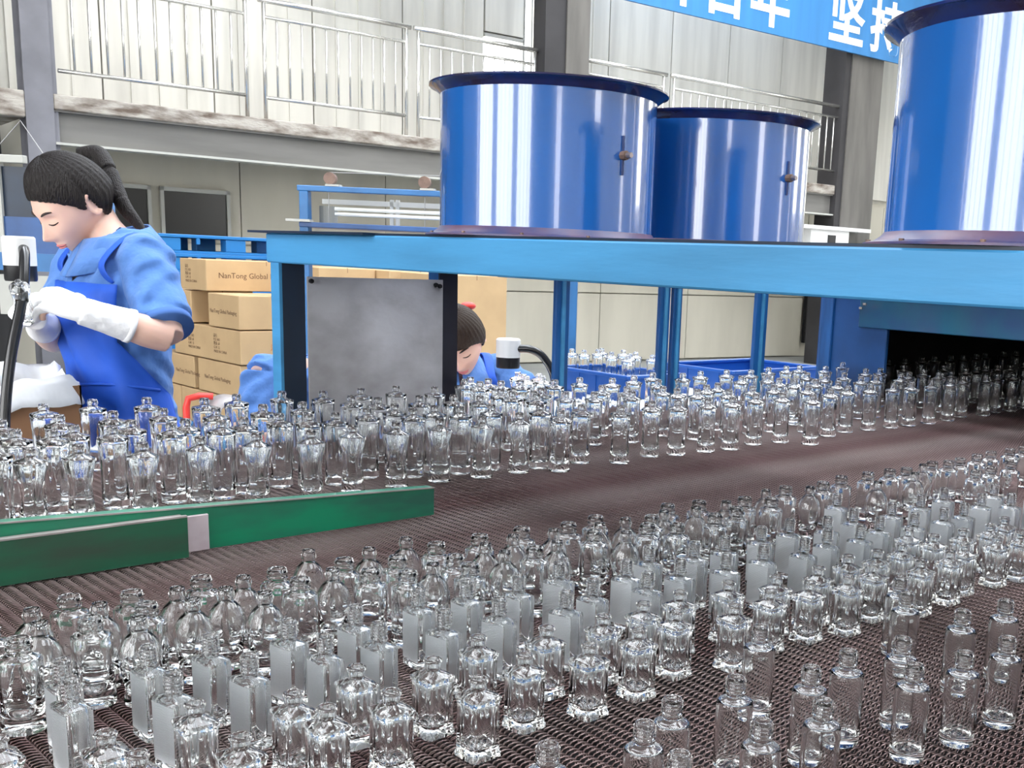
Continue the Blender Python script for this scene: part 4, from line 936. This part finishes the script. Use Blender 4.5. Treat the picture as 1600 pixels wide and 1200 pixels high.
def worker(name, o0, J, label, hm, apron=True, glove=True, fringe=False, tail=None, vox=.004, seated=False, fwd=None):
    """J: world joints. fwd: horizontal facing of the torso"""
    o0 = Vector(o0)
    L = lambda p: tuple(Vector(p)-o0)
    f_ = Vector(fwd).normalized(); lf = Vector((-f_.y, f_.x, 0))
    T_ = J['head']; T_ = Matrix.Translation(-o0) @ T_
    mb_ = MB(); head_mesh(mb_, T_)
    hb = T_ @ Vector((-.022, 0, -.055)); nk = Vector(L(J['neck']))
    limb(mb_, [(*(T_ @ Vector((-.018, 0, -.01))), .045, .048), (*hb, .047, .050), (*((hb+nk)/2), .046, .048), (*nk, .055, .056)], 24, side=lf)
    ch, hp = Vector(L(J['chest'])), Vector(L(J['hip']))
    sh = {s_: Vector(L(J[s_+'s'])) for s_ in 'LR'}
    top = (sh['L']+sh['R'])/2
    torso = [(*hp, .155, .10), (*((hp*.6+ch*.4)), .125, .088), (*ch, .150, .105), (*((ch+top)/2), .155, .095), (*top, .135, .062), (*(nk+Vector((0, 0, -.01))), .06, .055)]
    limb(mb_, torso, 32, side=lf)
    for s_ in 'LR':
        e, w_ = Vector(L(J[s_+'e'])), Vector(L(J[s_+'w']))
        limb(mb_, [(*(sh[s_]*.8+top*.2), .048, .05), (*sh[s_], .048, .048), (*((sh[s_]+e)/2), .040, .042), (*e, .034, .034)], 18)
        limb(mb_, [(*e, .034, .034), (*(e*.7+w_*.3), .037, .036), (*(e*.35+w_*.65), .030, .029), (*w_, .024, .020)], 18)
        hand(mb_, w_, Vector(J[s_+'h'])-Vector(J[s_+'w']), J.get(s_+'u', (0, 0, 1)), J[s_+'t'], J.get('curl', .7), sc=.93)
    kn = {}
    for s_, k in (('L', 1), ('R', -1)):
        h0 = hp+lf*.085*k+Vector((0, 0, -.02))
        if seated: k0 = h0+f_*.38+Vector((0, 0, -.02)); a0 = Vector((k0.x, k0.y, 0.08-o0.z))-f_*.02
        else: k0 = Vector((h0.x, h0.y, .47-o0.z))+f_*.02; a0 = Vector((h0.x, h0.y, .085-o0.z))-f_*.01
        kn[s_] = (h0, k0, a0)
        limb(mb_, [(*h0, .085, .085), (*((h0+k0)/2), .072, .072), (*k0, .052, .052)], 18)
        limb(mb_, [(*k0, .052, .052), (*(k0*.65+a0*.35), .055, .052), (*a0, .033, .033), (*(a0+Vector((0, 0, -.03))), .035, .035)], 18)
        limb(mb_, [(*(a0+Vector((0, 0, -.045))-f_*.03), .034, .034), (*(a0+Vector((0, 0, -.055))+f_*.05), .04, .026), (*(a0+Vector((0, 0, -.062))+f_*.13), .036, .018)], 18, side=lf)
    body = fuse('person', mb_, skin, None, vox, 2)
    body.location = o0; tag(body, label, 'person')
    face_details(body, T_)
    hair(body, T_, hm, fringe, tail and [(*L(p[:3]), *p[3:]) for p in tail])
    # shirt: torso shell, short puffy sleeves, collar
    def wr(amp, fq):
        def g_(co):
            n1 = np.sin(co[:, 0]*fq+np.sin(co[:, 2]*fq*.7)*1.7)*np.sin(co[:, 2]*fq*1.3+co[:, 1]*fq*.8+1.2)+.6*np.sin(co[:, 1]*fq*1.9+co[:, 2]*fq*.55+np.sin(co[:, 0]*fq)*1.3)
            c_ = co-co.mean(0); c_[:, 2] *= .2; c_ /= np.linalg.norm(c_, axis=1)[:, None]+1e-9
            return co+c_*(n1*amp)[:, None]
        return g_
    m2_ = MB()
    g = lambda t_, e_: [(*p[:3], p[3]+e_, p[4]+e_) for p in t_]
    limb(m2_, g(torso, .014)[:-1]+[(*(nk+Vector((0, 0, -.03))), .078, .068)], 32, side=lf)
    for s_ in 'LR':
        e = Vector(L(J[s_+'e'])); d_ = (e-sh[s_])
        limb(m2_, [(*(sh[s_]*.75+top*.25), .062, .060), (*(sh[s_]+Vector((0, 0, .004))), .066, .063), (*(sh[s_]+d_*.40), .064, .064), (*(sh[s_]+d_*.68), .062, .062), (*(sh[s_]+d_*.84), .060, .060)], 26)
    shirt = fuse('shirt', m2_, shirtm, body, max(vox, .005), 3, wr(.0065, 52))
    bm = bmesh.new(); bm.from_mesh(shirt.data); zV = nk.z-.105
    dl = [v_ for v_ in bm.verts if v_.co.z > zV and (v_.co-nk).dot(f_) > .015 and abs((v_.co-nk).dot(lf)) < (v_.co.z-zV)*.42 and v_.co.z < nk.z+.2]
    bmesh.ops.delete(bm, geom=dl, context='VERTS'); bm.to_mesh(shirt.data); bm.free()
    # hem ring over the sleeve end, darker blue painting shade into its mouth
    for s_ in 'LR':
        e = Vector(L(J[s_+'e'])); d_ = (e-sh[s_]); c0 = sh[s_]+d_*.80
        mbx = MB(); limb(mbx, [(*c0, .0615, .0615), (*(c0+d_*.09), .0625, .0625)], 26, n_=2); mbx.obj('sleeve_hem', mat('hem_shade_blue', (.06, .15, .42), .85), shirt, True)
    # collar: two flaps round the neck
    for k in (1, -1):
        v = []; f = []; n_ = 14
        for i in range(n_):
            a = PI*.98*i/(n_-1)
            bx = -math.cos(a)*-1
            rr = .072+.014*math.sin(a)
            base = nk+Vector((0, 0, .012-.030*(1-math.cos(a))/2*1.4))
            dirn = (f_*-math.cos(a)+lf*k*math.sin(a))
            p0 = base+dirn*rr+Vector((0, 0, .046)); p1 = base+dirn*(rr+.034+.016*(1+math.cos(a*1.0-PI))/2)+Vector((0, 0, .006-.050*(1-math.cos(a))/2))
            v += [tuple(p0), tuple(p1)]
        for i in range(n_-1): f.append((2*i, 2*i+1, 2*i+3, 2*i+2))
        cl = meshobj('collar', v, f, shirtm, shirt, True); cl.modifiers.new('s', 'SOLIDIFY').thickness = .004
    if apron:
        n_ = 40; v = []; f = []
        zt = ch.z+.075
        def sect(z):
            # body radius at height z
            T2 = torso
            for a, b_ in zip(T2[:-1], T2[1:]):
                if a[2] <= z <= b_[2]:
                    s_ = (z-a[2])/(b_[2]-a[2]); return [a[i]+(b_[i]-a[i])*s_ for i in range(5)]
            a = T2[0]; return [a[0], a[1], z, a[3]+.02, a[4]+.03]
        zs = [zt-(zt-(.45-o0.z))*i/36 for i in range(37)]
        for i, z in enumerate(zs):
            c_ = sect(z); span = (1.0 if z > ch.z-.06 else min(1.95, 1.0+(ch.z-.06-z)*7))
            for k in range(n_):
                a = (k/(n_-1)*2-1)*span
                wv_ = .005*math.sin(a*9+z*11)+.004*math.sin(z*45+a*7+2*math.sin(a*3))+(.008*math.sin(a*7+1) if z < ch.z-.12 else 0)*min(1, (ch.z-.12-z)*5)
                low = max(0, hp.z-z)
                v.append(tuple(Vector(c_[:3])+f_*((c_[4]+.028+wv_+low*.05)*math.cos(a))+lf*((c_[3]+.028+wv_)*math.sin(a))))
        for i in range(len(zs)-1):
            for k in range(n_-1): f.append((i*n_+k, i*n_+k+1, (i+1)*n_+k+1, (i+1)*n_+k))
        ap = meshobj('apron', v, f, apronm, body, True); ap.modifiers.new('s', 'SOLIDIFY').thickness = .003
        for k in (1, -1):
            c_ = sect(zt)
            a0 = Vector(c_[:3])+f_*(c_[4]+.018)*math.cos(.9)+lf*k*(c_[3]+.018)*math.sin(.9)
            a1 = top+f_*.080+lf*k*.115+Vector((0, 0, .0)); a2 = top+lf*k*.118+Vector((0, 0, .070)); a3 = top-f_*.08+lf*k*.10+Vector((0, 0, .02)); a4 = ch-f_*.125+lf*k*.03
            mbx = MB(); limb(mbx, [(*a0, .016, .003), (*a1, .016, .003), (*a2, .016, .003), (*a3, .016, .003), (*a4, .016, .003)], 10, side=lf); mbx.obj('apron_strap', apronm, ap, True)
        # waist tie and pocket
        mbx = MB(); P3 = []
        zw = hp.z+.10; c_ = sect(zw)
        for k in range(25):
            a = -1.7+3.4*k/24; P3.append(Vector(c_[:3])+f_*(c_[4]+.034)*math.cos(a)+lf*(c_[3]+.034)*math.sin(a)+Vector((0, 0, .012*math.sin(a*2))))
        mbx.tube(P3, .004, 6); mbx.obj('waist_tie', apronm, ap, True)
        zp = hp.z-.02; v = []; f = []
        for i in range(7):
            c_ = sect(zp-.12*i/6); low = max(0, hp.z-(zp-.12*i/6))
            for k in range(12):
                a = .15+.75*k/11; v.append(tuple(Vector(c_[:3])+f_*((c_[4]+.037+low*.05)*math.cos(a))+lf*((c_[3]+.037)*math.sin(a))))
        for i in range(6):
            for k in range(11): f.append((i*12+k, i*12+k+1, (i+1)*12+k+1, (i+1)*12+k))
        pk = meshobj('pocket', v, f, apronm, ap, True); pk.modifiers.new('s', 'SOLIDIFY').thickness = .003
        # small bow knot on the bib
    if glove:
        for s_ in 'LR':
            e, w_ = Vector(L(J[s_+'e'])), Vector(L(J[s_+'w'])); d_ = (w_-e).normalized()
            mg = MB(); hand(mg, w_, Vector(J[s_+'h'])-Vector(J[s_+'w']), J.get(s_+'u', (0, 0, 1)), J[s_+'t'], J.get('curl', .7), sc=1.06)
            limb(mg, [(*(w_-d_*.085), .038, .037), (*(w_-d_*.06), .036, .034), (*(w_-d_*.03), .033, .030), (*(w_+d_*.02), .031, .024)], 22)
            gl = fuse('glove', mg, glovem, body, .0028, 2, wr(.0012, 120))
            mbx = MB(); limb(mbx, [(*(w_-d_*.090), .0395, .0385), (*(w_-d_*.078), .0385, .0375)], 24, n_=2); mbx.obj('cuff_edge', glovem, gl, True)
    # trousers and shoes
    m3 = MB()
    for s_ in 'LR':
        h0, k0, a0 = kn[s_]
        limb(m3, [(*h0, .098, .098), (*((h0+k0)/2), .088, .088), (*k0, .068, .068)], 18); limb(m3, [(*k0, .068, .068), (*((k0+a0)/2), .065, .065), (*a0, .055, .055)], 18)
        mbx = MB(); limb(mbx, [(*(a0+Vector((0, 0, -.042))-f_*.04), .040, .040), (*(a0+Vector((0, 0, -.05))+f_*.05), .045, .034), (*(a0+Vector((0, 0, -.058))+f_*.14), .040, .024), (*(a0+Vector((0, 0, -.06))+f_*.155), .02, .012)], 18, side=lf)
        fuse('shoe', mbx, shoem, body, .006, 1)
    fuse('trousers', m3, trouser, body, .008, 2)
    if seated:
        t_ = empty('stool', (o0.x+hp.x, o0.y+hp.y, 0), label='stool under the ' + ('second worker at the lamp' if 'second' in label or 'hair' in label else 'worker hidden by the steel plate'), cat='stool')
        zt = o0.z+hp.z-.115
        MB().lathe([(.001, zt-.03), (.15, zt-.03), (.155, zt-.015), (.15, zt), (.001, zt)], 32).obj('seat', trayblue, t_)
        for k in range(4): MB().tube([(.12*math.cos(k*PI/2+.78), .12*math.sin(k*PI/2+.78), zt-.03), (.16*math.cos(k*PI/2+.78), .16*math.sin(k*PI/2+.78), 0)], .012, 8).obj('leg', steeld, t_)
    return body

fh = R(184); F1 = (math.cos(fh), math.sin(fh), 0)
J1 = dict(head=headT((.965, 2.945, 1.437), R(186), R(36), R(-4)), neck=(1.045, 2.905, 1.335), chest=(1.035, 2.885, 1.175), hip=(1.05, 2.90, .90),
          Ls=(1.055, 2.745, 1.300), Rs=(1.02, 3.045, 1.300), Le=(1.045, 2.600, 1.135), Re=(.93, 3.04, 1.10), Lw=(.880, 2.615, 1.190), Rw=(.835, 2.835, 1.165),
          Lh=(.800, 2.675, 1.228), Rh=(.775, 2.745, 1.215), Lu=(-.3, -.5, .9), Ru=(-.5, .5, .8), Lt=1, Rt=-1, curl=.62)
tail1 = [(1.020, 3.055, 1.560, .016, .014), (1.055, 3.020, 1.562, .022, .020), (1.062, 2.985, 1.528, .024, .022), (1.068, 2.950, 1.478, .022, .020), (1.078, 2.915, 1.430, .019, .016), (1.095, 2.880, 1.392, .013, .010), (1.105, 2.855, 1.365, .003, .003)]
worker('a', (1.05, 2.90, 0), J1, 'person in blue shirt, royal blue apron and white gloves inspecting a bottle under a lamp', hairm, tail=tail1, vox=.0036, fwd=F1)
# held bottle
hb_ = place_bottle('T', .775, 2.70, 1.170, 0, 'tall bottle held in the gloved hands under the first lamp', 'held bottles'); hb_.rotation_euler = (R(35), R(-20), 0); hb_.scale = (.8, .8, .8)
# second worker: face bent towards her lamp, seen past the dark leg
F2 = Vector((-.35, -.95, 0)).normalized()
J2 = dict(head=headT((2.165, 3.015, 1.080), R(228), R(38), R(14)), neck=(2.20, 3.10, .985), chest=(2.22, 3.13, .82), hip=(2.22, 3.18, .56),
          Ls=(2.375, 3.07, .955), Rs=(2.045, 3.17, .955), Le=(2.43, 2.97, .89), Re=(2.04, 2.95, .88), Lw=(2.32, 2.83, .92), Rw=(2.03, 2.83, .92), Lh=(2.30, 2.76, .91), Rh=(2.04, 2.76, .91), Lt=1, Rt=-1)
worker('b', (2.2, 3.1, 0), J2, 'person with dark hair and red hair tie bent over the lamp, partly behind the leg', hairb, apron=True, glove=False, fringe=True, vox=.0055, seated=True, fwd=F2)
tie = MB(); ball(tie, (2.20, 3.02, 1.19), (.03, .02, .014)); tie.obj('hair_tie', redm, None, True)
o = bpy.data.objects['hair_tie']; pb = [p for p in bpy.data.objects if p.name.startswith('person')][-1]; o.parent = pb; o.location = -pb.location
# third worker: only the blue shoulder and sleeve show left of the corner post
F3 = Vector((.25, -.95, 0)).normalized()
J3 = dict(head=headT((1.83, 3.16, 1.02), R(275), R(42), 0), neck=(1.80, 3.24, .96), chest=(1.78, 3.30, .80), hip=(1.76, 3.36, .56),
          Ls=(1.90, 3.25, .935), Rs=(1.60, 3.26, .955), Le=(1.90, 3.06, .80), Re=(1.53, 3.19, .78), Lw=(1.88, 2.90, .93), Rw=(1.66, 2.95, .80), Lh=(1.82, 2.82, .93), Rh=(1.73, 2.85, .80), Lt=1, Rt=-1)
worker('c', (1.8, 3.25, 0), J3, 'person in blue shirt bending low, only shoulder and sleeve showing beside the corner post', hairm, apron=False, glove=False, vox=.007, seated=True, fwd=F3)
